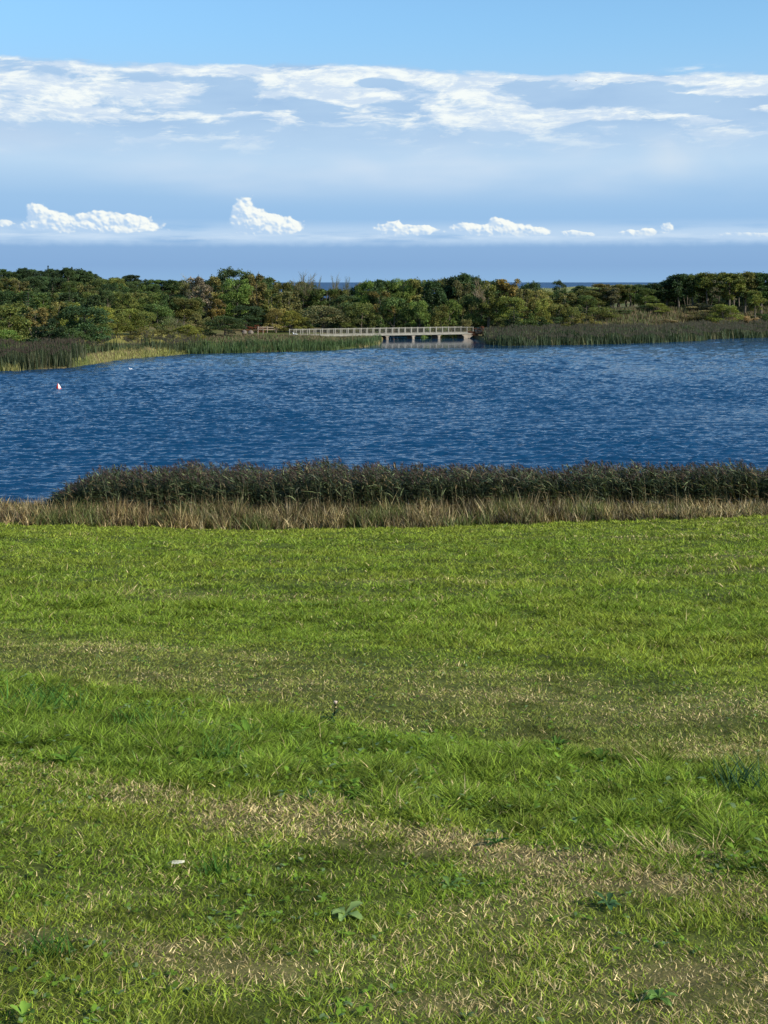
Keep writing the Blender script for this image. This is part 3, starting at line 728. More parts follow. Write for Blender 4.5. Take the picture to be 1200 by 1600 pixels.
def limbs(mb, h, spread, nb, r0, z0=.3, top=.85, seed=0):
    rr = random.Random(seed)
    lean = (rr.uniform(-.04, .04) * h, rr.uniform(-.04, .04) * h)
    tp = [(lean[0] * t * t * 1.2 + rr.uniform(-.01, .01) * h, lean[1] * t * t, -.4 + (h * top + .4) * t) for t in (0, .2, .45, .7, 1)]
    mb.tube(tp, [r0 * 1.25, r0, r0 * .72, r0 * .45, r0 * .12], 7)
    ends = []
    for i in range(nb):
        t = z0 + (top - z0) * (i + rr.random() * .6) / nb; a = rr.random() * 6.283 + i * 2.4
        zb = h * t; cx, cy = lean[0] * t * t, lean[1] * t * t; ln = spread * (1.1 - .5 * t) * rr.uniform(.6, 1.0)
        e = (cx + math.cos(a) * ln, cy + math.sin(a) * ln, zb + ln * rr.uniform(.35, .9))
        m1 = (cx + math.cos(a + .2) * ln * .5, cy + math.sin(a + .2) * ln * .5, zb + ln * .35)
        rb_ = r0 * (1 - t * .75) * .5
        mb.tube([(cx, cy, zb), m1, e], [rb_, rb_ * .65, rb_ * .15], 5, False); ends.append(e)
    return ends, lean
PROTO = {}

def proto(kind, seed):
    """returns (crown mesh, trunk mesh) for a tree 10 m high; width about 8 m"""
    key = (kind, seed)
    if key in PROTO: return PROTO[key]
    rr = random.Random(hash(kind) % 1 + seed * 101 + len(kind)); random.seed(seed * 7 + len(kind))
    mb = MB(); h = 10.0; bark = M['bark']; size = .30; n = 7500; inner = .30
    lobes = []
    if kind == 'broad':
        ends, lean = limbs(mb, h, 3.4, 11, .22, .2, .85, seed)
        for (x, y, z) in ends: lobes.append((x, y, min(z, 8.8), rr.uniform(1.1, 1.9), rr.uniform(.9, 1.5)))
        for i in range(20):
            a = rr.random() * 6.283; t = rr.random(); R_ = 3.3 * math.sqrt(max(0, 1 - ((t - .42) / .6) ** 2)) * rr.uniform(.35, 1)
            lobes.append((math.cos(a) * R_, math.sin(a) * R_, 1.3 + 7.7 * t, rr.uniform(.9, 1.7), rr.uniform(.8, 1.5)))
    elif kind == 'dome':                                    # willow or hawthorn, leafy to the ground
        limbs(mb, h, 3.0, 8, .18, .08, .7, seed)
        for i in range(34):
            a = rr.random() * 6.283; t = rr.random() ** .8; R_ = 4.0 * math.sqrt(max(0.02, 1 - (t * .98) ** 2.2)) * rr.uniform(.6, 1)
            lobes.append((math.cos(a) * R_, math.sin(a) * R_, .6 + 8.0 * t, rr.uniform(.8, 1.5), rr.uniform(.9, 1.5)))
        n = 8000; size = .29; inner = .22
    elif kind == 'birch':                                   # slender, feathery, pale stems showing
        bark = M['pale_bark']
        ends, lean = limbs(mb, h, 2.0, 12, .13, .25, .97, seed)
        mb.tube([(.5, .3, -.3), (.9, .5, 4), (1.3, .4, 8.6)], [.12, .09, .02], 6)
        mb.tube([(-.4, .1, -.3), (-1.1, .2, 4), (-1.5, .1, 7.9)], [.11, .08, .02], 6)
        for (x, y, z) in ends: lobes.append((x, y, min(z, 9.3), rr.uniform(.5, .9), rr.uniform(.8, 1.4)))
        for i in range(14):
            a = rr.random() * 6.283; t = rr.random(); R_ = 2.3 * (1 - .55 * t) * rr.random() ** .4
            lobes.append((math.cos(a) * R_, math.sin(a) * R_, 2.4 + 7.0 * t, rr.uniform(.45, .85), rr.uniform(.7, 1.3)))
        n = 5600; size = .26; inner = .40
    elif kind == 'pine':                                    # flat dark pads on a bare stem
        ends, lean = limbs(mb, h, 2.8, 13, .19, .42, .95, seed)
        for (x, y, z) in ends: lobes.append((x, y, min(z, 9.1), rr.uniform(1.0, 1.7), rr.uniform(.6, 1.1)))
        for i in range(20):
            a = rr.random() * 6.283; t = rr.random(); R_ = 2.6 * math.sqrt(1 - (2 * t - 1) ** 2 * .7) * rr.random() ** .5
            lobes.append((math.cos(a) * R_, math.sin(a) * R_, 3.6 + 5.7 * t, rr.uniform(.8, 1.4), rr.uniform(.6, 1.1)))
        n = 8000; size = .28
    elif kind == 'tallpine':                                # tall plantation pine: long crown over a bare pale stem
        bark = M['pale_bark']
        ends, lean = limbs(mb, h, 1.8, 12, .15, .42, .95, seed)
        for (x, y, z) in ends: lobes.append((x, y, min(z, 9.0), rr.uniform(.6, 1.0), rr.uniform(.7, 1.3)))
        for i in range(18):
            a = rr.random() * 6.283; t = rr.random(); R_ = 2.0 * math.sqrt(max(.05, 1 - (2 * t - 1) ** 2)) * rr.random() ** .5
            lobes.append((math.cos(a) * R_, math.sin(a) * R_, 3.9 + 5.3 * t, rr.uniform(.5, 1.0), rr.uniform(.7, 1.3)))
        n = 6000; size = .27; inner = .34
    elif kind == 'spruce':
        mb.tube([(0, 0, -.3), (0, 0, 5), (0, 0, 9.8)], [.2, .12, .02], 7)
        for i in range(17):
            t = i / 16; z = 1.0 + 8.4 * t; R_ = 2.6 * (1 - t) ** .85 + .15
            for j in range(7 if t < .6 else 4):
                a = j * 6.283 / (7 if t < .6 else 4) + i * 1.3 + rr.uniform(-.2, .2); q = R_ * rr.uniform(.65, .9)
                lobes.append((math.cos(a) * q * .7, math.sin(a) * q * .7, z - q * .18, max(.2, q * .42), max(.18, .34 * (1 - t * .5))))
        lobes.append((0, 0, 9.6, .22, .5)); n = 6500; size = .26
    elif kind == 'bare':                                    # leafless crown of fine twigs
        bark = M['pale_bark']
        ends, lean = limbs(mb, h, 2.6, 14, .14, .3, .9, seed)
    elif kind == 'scrub':
        limbs(mb, 8, 3.0, 6, .12, .05, .6, seed)
        for i in range(26):
            a = rr.random() * 6.283; R_ = 4.3 * rr.random() ** .5; t = rr.random() * math.sqrt(max(0.05, 1 - (R_ / 4.6) ** 2))
            lobes.append((math.cos(a) * R_, math.sin(a) * R_, .6 + 7.6 * t, rr.uniform(.7, 1.5), rr.uniform(.9, 1.9)))
        n = 6500; size = .32; inner = .35
    if kind == 'bare':
        ts = []
        E = np.array(ends)
        k = rng.choice(len(E), 520); z_ = rng.random(520)
        root = np.stack([lean[0] * z_, lean[1] * z_, 2.5 + 6.0 * z_], 1)
        mixf = rng.random((520, 1)) * .8 + .3
        b0 = root * (1 - mixf) + E[k] * mixf
        d_ = unit(np.stack([b0[:, 0] * .25 + rng.normal(0, .4, 520), b0[:, 1] * .25 + rng.normal(0, .4, 520), np.full(520, 1.0)], 1))
        sd_ = unit(np.cross(d_, rng.normal(0, 1, (520, 3))))
        V1 = strips(b0, d_, rng.uniform(.8, 2.0, 520), np.full(520, .055), rng.normal(0, .18, (520, 3)), sd_, np.ones((520, 3)) * rng.uniform(.8, 1.3, (520, 1)), 2)
        few = leafcards(b0[:260] + d_[:260] * .9, .22 * rng.uniform(.6, 1.3, 260), np.ones((260, 3)) * rng.uniform(.6, 1.2, (260, 1)))
        v, f, c = join([V1, few])
    else:
        v, f, c = crown_from_lobes(lobes, n, size, seed, inner)
    cr = mesh_np('crown', v, f, M['crown'], c, link=False)
    tr = mb.build('trunk', bark, link=False)
    W = np.percentile(np.abs(v[:, 0]), 97) * 2; H_ = np.percentile(v[:, 2], 99.3)
    PROTO[key] = (cr.data, tr.data, W, H_, bark)
    bpy.data.objects.remove(cr); bpy.data.objects.remove(tr)
    return PROTO[key]
NAMEOF = {'broad': ('broadleaf_tree', 'tree'), 'dome': ('leafy_shrub', 'shrub'), 'birch': ('birch_tree', 'tree'), 'pine': ('pine_tree', 'tree'),
          'spruce': ('spruce_tree', 'tree'), 'tallpine': ('pine_tree', 'tree'), 'bare': ('bare_tree', 'tree'), 'scrub': ('scrub_bush', 'bush')}
def tree(kind, px, D, top, wpx, colr, label, group=None, seed=None, cat=None, name=None, base=None):
    X = (px - 600) / FPX * D; z0 = g1(X, D) if base is None else base
    H = (EYE - (top - HZ) * D / FPX) - z0; H = max(H, .5)
    seed = random.randrange(3) if seed is None else seed
    cm, tm, W, Hp, bark = proto(kind, seed)
    nm, ct = NAMEOF[kind]
    e = empty(name or nm, (X, D, z0), random.uniform(0, 6.28))
    sxy = (wpx / FPX * D) / W; szz = H / Hp
    for nme, me in (('crown', cm), ('trunk', tm)):
        o = bpy.data.objects.new(nme, me); col.objects.link(o); o.parent = e
        o.scale = (sxy, sxy, szz) if nme == 'crown' else (sxy, sxy, szz)
        if nme == 'crown': o.color = tuple(colr) + (1,)
    tag(e, label, cat or ct, group)
    return e
# crown colours (leaf albedo)
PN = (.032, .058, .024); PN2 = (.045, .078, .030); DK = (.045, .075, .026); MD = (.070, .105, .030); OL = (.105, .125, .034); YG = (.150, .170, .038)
LG = (.105, .155, .035); BR = (.120, .122, .045); GR = (.115, .118, .062); OR = (.160, .138, .042); YO = (.172, .162, .052); PALE = (.20, .18, .13); RD = (.17, .08, .045); TN = (.29, .235, .14)
F_ = random.Random(11)
def jit(c, a=.22): k = 1.22 + F_.uniform(-a, a); return tuple(x * k * (1 + F_.uniform(-.08, .08)) * w for x, w in zip(c, (1.0, .94, .85)))
# --- woodland rows that nothing in the photo tells apart, row by row
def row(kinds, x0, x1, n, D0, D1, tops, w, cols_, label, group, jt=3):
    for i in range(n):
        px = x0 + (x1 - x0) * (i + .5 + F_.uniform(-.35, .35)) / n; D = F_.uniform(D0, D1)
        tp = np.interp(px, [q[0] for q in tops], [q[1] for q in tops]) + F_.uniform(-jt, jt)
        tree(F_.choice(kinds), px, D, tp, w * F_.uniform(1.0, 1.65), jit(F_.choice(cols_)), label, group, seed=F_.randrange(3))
row(['tallpine', 'broad', 'spruce', 'birch', 'tallpine'], -60, 172, 34, 280, 315, [(-60, 422), (20, 424), (60, 425), (105, 423), (128, 424), (150, 434), (172, 440)], 18, [PN, PN2, DK],
    'dark tree in the unbroken row along the skyline of the left hill', 'dark trees along the left skyline', 4.5)
row(['broad', 'spruce', 'dome', 'birch', 'birch'], -60, 190, 26, 245, 270, [(-60, 436), (60, 436), (120, 440), (190, 450)], 24, [PN2, DK, MD, OL, BR, PN],
    'mid green tree massed on the slope of the left hill under the skyline pines', 'trees massed on the left hillside', 4)
row(['birch', 'spruce', 'dome', 'birch'], -60, 150, 14, 208, 228, [(-60, 452), (150, 456)], 34, [PN2, DK, MD, OL],
    'green tree in the lower row on the left hill above the shore thicket', 'lower trees on the left hillside', 4)
row(['broad', 'scrub', 'birch', 'dome'], 150, 300, 22, 255, 290, [(150, 437), (200, 440), (250, 441), (300, 441)], 26, [DK, MD, PN2, OL],
    'dark tree on the sloping shoulder between the left hill and the tall centre wood', 'trees on the wooded shoulder', 4)
row(['broad', 'dome', 'scrub'], 165, 300, 16, 222, 240, [(165, 456), (230, 458), (300, 466)], 30, [DK, MD, DK, OL],
    'low dark tree in the band directly above the olive shrubs by the clearing', 'dark band above the olive shrubs', 3)
row(['birch', 'broad', 'birch', 'broad', 'bare'], 290, 490, 20, 250, 275, [(290, 440), (330, 440), (360, 436), (420, 440), (490, 446)], 26, [DK, MD, OL, BR],
    'tree in the close packed wood behind the road left of the footbridge', 'wood behind the road', 4)
row(['broad', 'birch', 'dome'], 470, 600, 13, 255, 275, [(470, 453), (560, 453), (600, 446)], 26, [MD, DK, OL],
    'low wooded tree whose top lies just under the strip of sea left of centre', 'wood under the strip of sea', 2)
row(['broad', 'birch', 'broad'], 565, 780, 20, 248, 272, [(565, 444), (600, 441), (680, 440), (720, 439), (780, 443)], 28, [DK, MD, OL, PN2],
    'dark green tree packed in the wood behind the footbridge', 'wood behind the footbridge', 3)
row(['broad', 'dome', 'birch', 'scrub'], 775, 1060, 30, 248, 285, [(775, 447), (830, 452), (900, 460), (960, 450), (1060, 446)], 26, [MD, OL, BR, DK],
    'scrubby tree in the thicket under the sea horizon right of the footbridge', 'thicket under the sea horizon', 4)
row(['tallpine', 'tallpine', 'birch'], 1040, 1260, 24, 262, 290, [(1040, 436), (1070, 431), (1120, 429), (1260, 430)], 20, [PN, PN2, DK],
    'dark pine in the back row of the tall plantation on the right', 'plantation back row', 2.5)
row(['dome', 'scrub'], -70, 150, 10, 172, 186, [(-70, 492), (0, 488), (150, 500)], 40, [DK, MD, OL],
    'leafy thicket shrub filling the gap behind the shore trees on the far left', 'thicket behind the left shore trees', 4)
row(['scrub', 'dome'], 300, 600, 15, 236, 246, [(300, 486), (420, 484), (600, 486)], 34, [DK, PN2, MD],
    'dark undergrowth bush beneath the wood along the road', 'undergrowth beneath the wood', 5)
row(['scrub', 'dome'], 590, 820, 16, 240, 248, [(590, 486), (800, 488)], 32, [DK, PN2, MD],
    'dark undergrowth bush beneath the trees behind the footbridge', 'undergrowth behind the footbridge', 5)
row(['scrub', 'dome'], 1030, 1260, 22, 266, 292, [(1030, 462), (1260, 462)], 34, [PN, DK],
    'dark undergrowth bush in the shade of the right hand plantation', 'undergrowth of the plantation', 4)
# --- trees and shrubs one can point at
TREES = [
 ('tallpine', 36, 300, 419, 16, PN, 'dark pine poking above the left skyline, left of the pointed spire'),
 ('spruce', 75, 300, 417, 16, PN, 'pointed dark spruce forming the sharp spire on the left skyline'),
 ('broad', 108, 290, 421, 46, DK, 'broad rounded dark tree crowning the highest part of the left hill'),
 ('tallpine', 128, 288, 425, 22, PN2, 'dark pine on the right shoulder of the rounded hilltop crown'),
 ('tallpine', 178, 285, 434, 16, PN, 'small dark pine on the skyline where the left hill runs down'),
 ('tallpine', 197, 282, 431, 12, PN, 'slim dark pine just left of the isolated skyline pine'),
 ('tallpine', 205, 280, 430, 24, PN, 'isolated dark pine standing clear on the dip of the left skyline'),
 ('spruce', 44, 205, 449, 34, PN, 'dark blue green fir standing out on the lower left hillside'),
 ('spruce', 108, 212, 452, 26, PN2, 'green fir beside a brownish tree on the lower left hillside'),
 ('birch', 138, 225, 446, 32, BR, 'brownish birch at the right edge of the left hillside'),
 ('tallpine', 145, 200, 462, 26, PN, 'dark pine directly above the left end of the olive shrubs'),
 ('broad', 10, 163, 476, 66, OL, 'large light olive tree at the left edge of the picture by the shore'),
 ('dome', 8, 155, 516, 44, LG, 'bright green low shrub at the foot of the olive tree on the left edge'),
 ('birch', 57, 176, 481, 34, YO, 'yellowing birch between the olive tree and the dark spreading pine'),
 ('birch', 88, 178, 472, 30, YO, 'golden leaved birch above the dark spreading pine'),
 ('birch', 108, 176, 473, 26, YG, 'pale golden sapling left of the dark shore tree'),
 ('scrub', 76, 158, 500, 66, PN, 'dark spreading shore pine with deep shade beneath it above the left reeds'),
 ('broad', 130, 164, 479, 60, PN2, 'dark green round headed tree at the right end of the left reeds'),
 ('scrub', 112, 159, 512, 40, DK, 'low dark bush between the spreading pine and the round headed shore tree'),
 ('dome', 158, 190, 480, 44, YG, 'leftmost olive yellow willow shrub behind the clearing'),
 ('dome', 182, 197, 484, 38, OL, 'second olive willow shrub from the left behind the clearing'),
 ('dome', 204, 199, 483, 38, YG, 'middle olive willow shrub directly over the yellow clearing'),
 ('dome', 226, 199, 487, 36, OL, 'olive willow shrub right of the yellow clearing'),
 ('dome', 246, 205, 476, 40, MD, 'rounded green willow shrub between the olive row and the brown bushes'),
 ('scrub', 228, 186, 512, 42, BR, 'dark brownish bush at the right side of the yellow clearing'),
 ('scrub', 150, 172, 518, 28, DK, 'small dark bush left of the yellow clearing'),
 ('bare', 272, 192, 494, 38, GR, 'grey brown twiggy bush right of the olive shrubs'),
 ('scrub', 268, 190, 508, 34, BR, 'grey brown leafy bush at the foot of the twiggy bush'),
 ('dome', 292, 186, 508, 30, YG, 'yellow green bush at the left of the grassy path'),
 ('dome', 308, 190, 512, 22, YG, 'small yellow green bush touching the grassy path'),
 ('scrub', 310, 212, 490, 34, BR, 'brown bramble bush above the grassy path'),
 ('dome', 352, 202, 494, 50, DK, 'round dark green bush standing alone in front of the tall wood'),
 ('birch', 296, 240, 445, 32, BR, 'brown birch at the left end of the tall centre wood'),
 ('birch', 314, 236, 434, 34, PALE, 'pale buff birch standing up at the left of the centre wood'),
 ('bare', 300, 245, 432, 30, PALE, 'bare pale tree on the skyline left of the centre wood'),
 ('birch', 334, 238, 433, 32, YO, 'golden brown birch left of the tallest dark tree'),
 ('broad', 355, 242, 421, 44, DK, 'tallest dark round crowned tree of the centre wood'),
 ('broad', 370, 234, 437, 38, LG, 'yellow green tree in front of the tallest dark tree'),
 ('broad', 388, 244, 427, 28, MD, 'green tree on the skyline right of the tallest dark tree'),
 ('birch', 402, 240, 430, 30, BR, 'brownish birch on the skyline above the grey boulders'),
 ('broad', 418, 244, 434, 28, DK, 'dark tree with reddish neighbour where the skyline drops toward the sea'),
 ('birch', 340, 228, 468, 28, OR, 'orange leaved sapling above the lone round bush'),
 ('birch', 425, 236, 452, 30, OL, 'olive birch above the road left of the yellow bushes'),
 ('scrub', 398, 224, 508, 26, RD, 'reddish brown bush beside the grey boulders'),
 ('broad', 385, 228, 478, 40, PN2, 'dark tree casting deep shade behind the grey boulders'),
 ('dome', 432, 228, 482, 34, YO, 'golden bush behind the timber fence at the left end of the footbridge'),
 ('dome', 455, 228, 486, 30, YG, 'yellow green bush overhanging the left end of the footbridge railing'),
 ('scrub', 474, 227, 496, 20, YG, 'small lime green bush over the railing beside the grey dome bush'),
 ('birch', 452, 240, 455, 34, BR, 'brown birch above the golden bush'),
 ('dome', 505, 231, 478, 78, GR, 'large grey brown dome shaped bush behind the footbridge railing'),
 ('dome', 542, 229, 503, 24, OL, 'small olive bush at the right foot of the grey dome bush'),
 ('broad', 535, 243, 462, 36, DK, 'dark tree between the grey dome bush and the olive willow'),
 ('dome', 564, 231, 474, 44, OL, 'olive green willow with feathery edge behind the footbridge'),
 ('bare', 478, 262, 427, 30, GR, 'leafless tree standing highest against the sky left of centre'),
 ('bare', 497, 262, 433, 12, GR, 'thin leafless sapling against the strip of sea'),
 ('bare', 524, 262, 430, 16, GR, 'leafless twin stemmed tree rising through the strip of sea'),
 ('bare', 541, 262, 433, 12, GR, 'short leafless tree at the right of the twin stemmed one'),
 ('broad', 572, 250, 440, 30, LG, 'bright green crowned tree at the right end of the strip of sea'),
 ('broad', 600, 250, 439, 32, MD, 'mid green skyline tree above the left span of the footbridge'),
 ('birch', 596, 238, 456, 34, OR, 'tawny tree left of the dark dense pair behind the footbridge'),
 ('dome', 615, 233, 466, 50, MD, 'broad dense green tree behind the first open span'),
 ('broad', 629, 250, 437, 32, LG, 'light green skyline tree over the first open span'),
 ('birch', 650, 250, 437, 34, YO, 'golden green birch on the skyline over the middle of the footbridge'),
 ('dome', 655, 231, 471, 36, LG, 'bright green bush low behind the railing near the middle pier'),
 ('tallpine', 676, 238, 440, 30, PN, 'very dark tree with bare stem showing behind the middle pier'),
 ('dome', 689, 231, 478, 32, OL, 'pale olive dome bush behind the railing over the last span'),
 ('tallpine', 707, 250, 434, 24, PN, 'dark pine left of the tallest tree over the abutment'),
 ('tallpine', 721, 248, 429, 36, PN2, 'tall dark pine making the high point above the right end of the footbridge'),
 ('dome', 705, 232, 470, 34, LG, 'light green bush over the last open span of the footbridge'),
 ('birch', 722, 240, 440, 28, BR, 'brown birch in front of the tall dark pine'),
 ('tallpine', 741, 252, 433, 28, PN, 'dark skyline pine right of the tallest one over the abutment'),
 ('broad', 735, 234, 462, 36, MD, 'rounded green tree directly behind the abutment'),
 ('bare', 752, 240, 436, 26, PALE, 'pale stemmed bare tree right of the abutment'),
 ('birch', 762, 232, 446, 28, OL, 'slender olive birch with a long pale trunk right of the abutment'),
 ('broad', 777, 236, 470, 34, DK, 'dark green tree right of the long pale trunk'),
 ('dome', 728, 228, 500, 22, BR, 'brown bush against the back of the abutment'),
 ('birch', 797, 244, 437, 40, OR, 'russet tree on the skyline right of the footbridge'),
 ('broad', 796, 230, 464, 36, YG, 'yellow green tree below the russet skyline tree'),
 ('spruce', 803, 218, 478, 26, PN, 'dark fir at the edge of the right reeds'),
 ('dome', 780, 219, 497, 24, OL, 'low olive bush at the left end of the right reeds'),
 ('birch', 815, 236, 452, 26, BR, 'brown leaved birch right of the russet tree'),
 ('broad', 836, 248, 442, 26, DK, 'dark topped tree standing against the sea right of the russet tree'),
 ('broad', 838, 236, 454, 30, YO, 'golden tree below the dark topped tree'),
 ('dome', 848, 226, 468, 22, YG, 'bright yellow green round bush in the middle of the thicket'),
 ('dome', 868, 226, 476, 34, OL, 'olive dome bush right of the bright yellow green one'),
 ('scrub', 835, 221, 490, 34, MD, 'green scrub behind the reeds below the bright round bush'),
 ('scrub', 865, 221, 496, 30, DK, 'dark scrub behind the reeds below the olive dome bush'),
 ('broad', 875, 285, 439, 18, DK, 'dark domed tree rising alone against the sea horizon'),
 ('birch', 885, 240, 458, 34, BR, 'brown birch in the middle of the right hand thicket'),
 ('dome', 908, 262, 447, 32, DK, 'dark green dome shaped tree below the pale dunes'),
 ('dome', 916, 240, 462, 32, MD, 'grey green rounded bush below the dune tree'),
 ('dome', 893, 226, 480, 26, OL, 'low olive bush in the right thicket near the reeds'),
 ('dome', 940, 234, 480, 40, OL, 'wide low olive bush under the leaning trunks'),
 ('dome', 975, 240, 485, 40, MD, 'flat green bush right of the leaning trunks'),
 ('scrub', 915, 226, 490, 30, YO, 'golden brown scrub above the right reeds'),
 ('tallpine', 942, 256, 444, 32, BR, 'brownish pine with bare trunks left of the leaning ones'),
 ('tallpine', 966, 256, 445, 32, OL, 'olive topped pine with leaning pale trunks'),
 ('birch', 955, 252, 450, 24, GR, 'thin grey tree between the bare trunked pines'),
 ('tallpine', 990, 262, 446, 30, BR, 'low brown topped pine left of the dark pine clump'),
 ('tallpine', 1008, 258, 445, 28, PN, 'leftmost dark pine of the clump before the tall plantation'),
 ('tallpine', 1026, 256, 443, 26, PN, 'middle dark pine of the clump before the tall plantation'),
 ('tallpine', 1042, 258, 441, 28, PN2, 'rightmost dark pine of the clump before the tall plantation'),
 ('dome', 1025, 244, 474, 38, YG, 'round olive green bush standing on the right bank'),
 ('dome', 1008, 246, 477, 26, DK, 'dark bush tucked behind the round olive bush'),
 ('tallpine', 1060, 256, 429, 32, PN, 'first tall dark pine at the left end of the plantation'),
 ('tallpine', 1082, 258, 431, 30, OL, 'second plantation pine from the left with an olive crown'),
 ('tallpine', 1105, 256, 427, 34, OL, 'third plantation pine from the left above the brown slope'),
 ('bare', 1123, 262, 427, 22, PALE, 'leafless pale tree among the plantation tops'),
 ('tallpine', 1140, 254, 427, 36, OL, 'tall olive pine with a pale trunk right of the leafless one'),
 ('tallpine', 1164, 256, 426, 34, BR, 'brownish olive pine second from the right edge'),
 ('tallpine', 1190, 256, 427, 34, PN2, 'dark pine at the right edge of the picture'),
 ('tallpine', 1215, 258, 430, 34, PN2, 'dark pine just outside the right edge'),
 ('tallpine', 1180, 248, 455, 24, YG, 'low light green pine between dark trunks near the right edge'),
 ('dome', 1131, 244, 476, 38, YG, 'bright olive willow bush under the plantation on the right bank'),
 ('scrub', 1100, 256, 474, 46, TN, 'russet dead bracken mound under the plantation trunks'),
 ('scrub', 1035, 236, 499, 34, TN, 'tan dead bracken clump left on the right bank above the reeds'),
 ('scrub', 1112, 242, 503, 34, TN, 'low tan dead grass mound below the bright olive willow'),
 ('scrub', 1168, 248, 494, 30, TN, 'tan dead grass mound near the right edge of the bank'),
 ('scrub', 947, 226, 503, 22, TN, 'small buff dead grass clump above the middle of the right reeds'),
 ('scrub', 1085, 246, 488, 30, BR, 'brown scrub bush left of the bright olive willow'),
 ('scrub', 1195, 250, 490, 36, DK, 'dark scrub at the right edge above the reeds'),
 ('scrub', 750, 222, 510, 22, RD, 'reddish brown weeds growing against the footbridge abutment'),
]
for i, (k, px, D, tp, w, cc, lb) in enumerate(TREES):
    if px > 1205: lb = 'dark pine standing beyond the right hand plantation edge'
    nm = 'bracken_clump' if 'bracken' in lb or 'dead grass' in lb else ('weed_clump' if 'weeds' in lb else None)
    tree(k, px, D, tp, w * ((1.3 if w < 60 else 1.05) if k in ('dome', 'scrub') else 1.15), jit(cc, .08), lb, seed=i % 3, name=nm, cat='bracken' if nm == 'bracken_clump' else ('weeds' if nm == 'weed_clump' else None))

# ------------------------------------------------------------------ footbridge
def W3(px, py, D): return ((px - 600) / FPX * D, D, EYE - (py - HZ) * D / FPX)
BL = W3(459, 515, 215); BR_ = W3(739, 510.8, 225)
Lb = math.hypot(BR_[0] - BL[0], BR_[1] - BL[1]); rz = math.atan2(BR_[1] - BL[1], BR_[0] - BL[0])
br = empty('footbridge', (BL[0], BL[1], 0), rz); tag(br, 'long pale concrete footbridge with white railings across the far inlet', 'footbridge')
def dz_(x):                                             # deck level along the bridge
    t = x / Lb; return (BL[2] - 1.02) * (1 - t) + (BR_[2] - 1.02) * t
W = 2.6
mb = MB(); N = 28
for i in range(N):
    x0, x1 = Lb * i / N, Lb * (i + 1) / N
    z0, z1 = dz_(x0), dz_(x1)
    k = mb._a([(x0, -.12, z0 - .2), (x1, -.12, z1 - .2), (x1, W + .12, z1 - .2), (x0, W + .12, z0 - .2), (x0, -.12, z0), (x1, -.12, z1), (x1, W + .12, z1), (x0, W + .12, z0)])
    mb.f4 += [tuple(k + j for j in q) for q in ((0, 3, 2, 1), (4, 5, 6, 7), (0, 1, 5, 4), (2, 3, 7, 6))]
    if i in (0, N - 1): mb.f4.append(tuple(k + j for j in ((0, 4, 7, 3) if i == 0 else (1, 2, 6, 5))))
mb.build('deck', M['concrete'], br)
mb = MB()
mb.box((0, -.03, 0), (.01, .0, .01))
for yy, nm in ((-.06, 'railing'), (W + .06, 'railing')):
    rail = MB(); info = []
    for (h0, h1, hw) in ((.95, 1.01, .035), (.10, .15, .025)):
        for i in range(N):
            x0, x1 = Lb * i / N, Lb * (i + 1) / N; z0, z1 = dz_(x0), dz_(x1)
            k = rail._a([(x0, yy - hw, z0 + h0), (x1, yy - hw, z1 + h0), (x1, yy + hw, z1 + h0), (x0, yy + hw, z0 + h0), (x0, yy - hw, z0 + h1), (x1, yy - hw, z1 + h1), (x1, yy + hw, z1 + h1), (x0, yy + hw, z0 + h1)])
            rail.f4 += [tuple(k + j for j in q) for q in ((0, 3, 2, 1), (4, 5, 6, 7), (0, 1, 5, 4), (2, 3, 7, 6))]
    for i in range(int(Lb / .13)):
        x = i * .13 + .05; z = dz_(x); rail.box((x - .004, yy - .004, z + .15), (x + .004, yy + .004, z + .95))
    ro = rail.build('railing', M['cream_paint'], br)
    pm = MB(); pm.box((-.06, yy - .055, 0), (.06, yy + .055, 1.05), .01)
    p0 = None
    for i in range(N + 1):
        x = Lb * i / N
        if p0 is None: po = pm.build('post', M['cream_paint'], ro); p0 = po
        else: po = p0.copy(); col.objects.link(po); po.parent = ro
        po.location = (x, 0, dz_(x) - .0)
# edge kerb
mb = MB()
for yy in (-.16, W + .10):
    for i in range(N):
        x0, x1 = Lb * i / N, Lb * (i + 1) / N; z0, z1 = dz_(x0), dz_(x1)
        k = mb._a([(x0, yy, z0 - .17), (x1, yy, z1 - .17), (x1, yy + .06, z1 - .17), (x0, yy + .06, z0 - .17), (x0, yy, z0 + .09), (x1, yy, z1 + .09), (x1, yy + .06, z1 + .09), (x0, yy + .06, z0 + .09)])
        mb.f4 += [tuple(k + j for j in q) for q in ((0, 3, 2, 1), (4, 5, 6, 7), (0, 1, 5, 4), (2, 3, 7, 6))]
mb.build('edge_beam', M['cream_paint'], br)
def xb(px): return Lb * (px - 459) / (739 - 459)
for px in (602, 643, 684):
    x = xb(px); z = dz_(x) - .202
    mb = MB(); mb.prism([(x - .38, z), (x - .20, z - .14), (x - .20, -1.6), (x + .20, -1.6), (x + .20, z - .14), (x + .38, z)], -.05, W + .05)
    mb.build('pier', M['concrete'], br)
x = xb(724); x2 = Lb + .15; z = dz_(x) - .202
mb = MB(); mb.prism([(x - .45, z), (x, z - .28), (x, -1.6), (x2 - .9, -1.6), (x2 - .75, .1), (x2 + .05, z)], -.10, W + .1)
mb.build('abutment', M['concrete'], br)
x0 = xb(560)
mb = MB(); mb.box((-.2, .1, -1.0), (x0, W - .1, dz_(x0) - .24), 0); mb.build('abutment', M['concrete'], br)
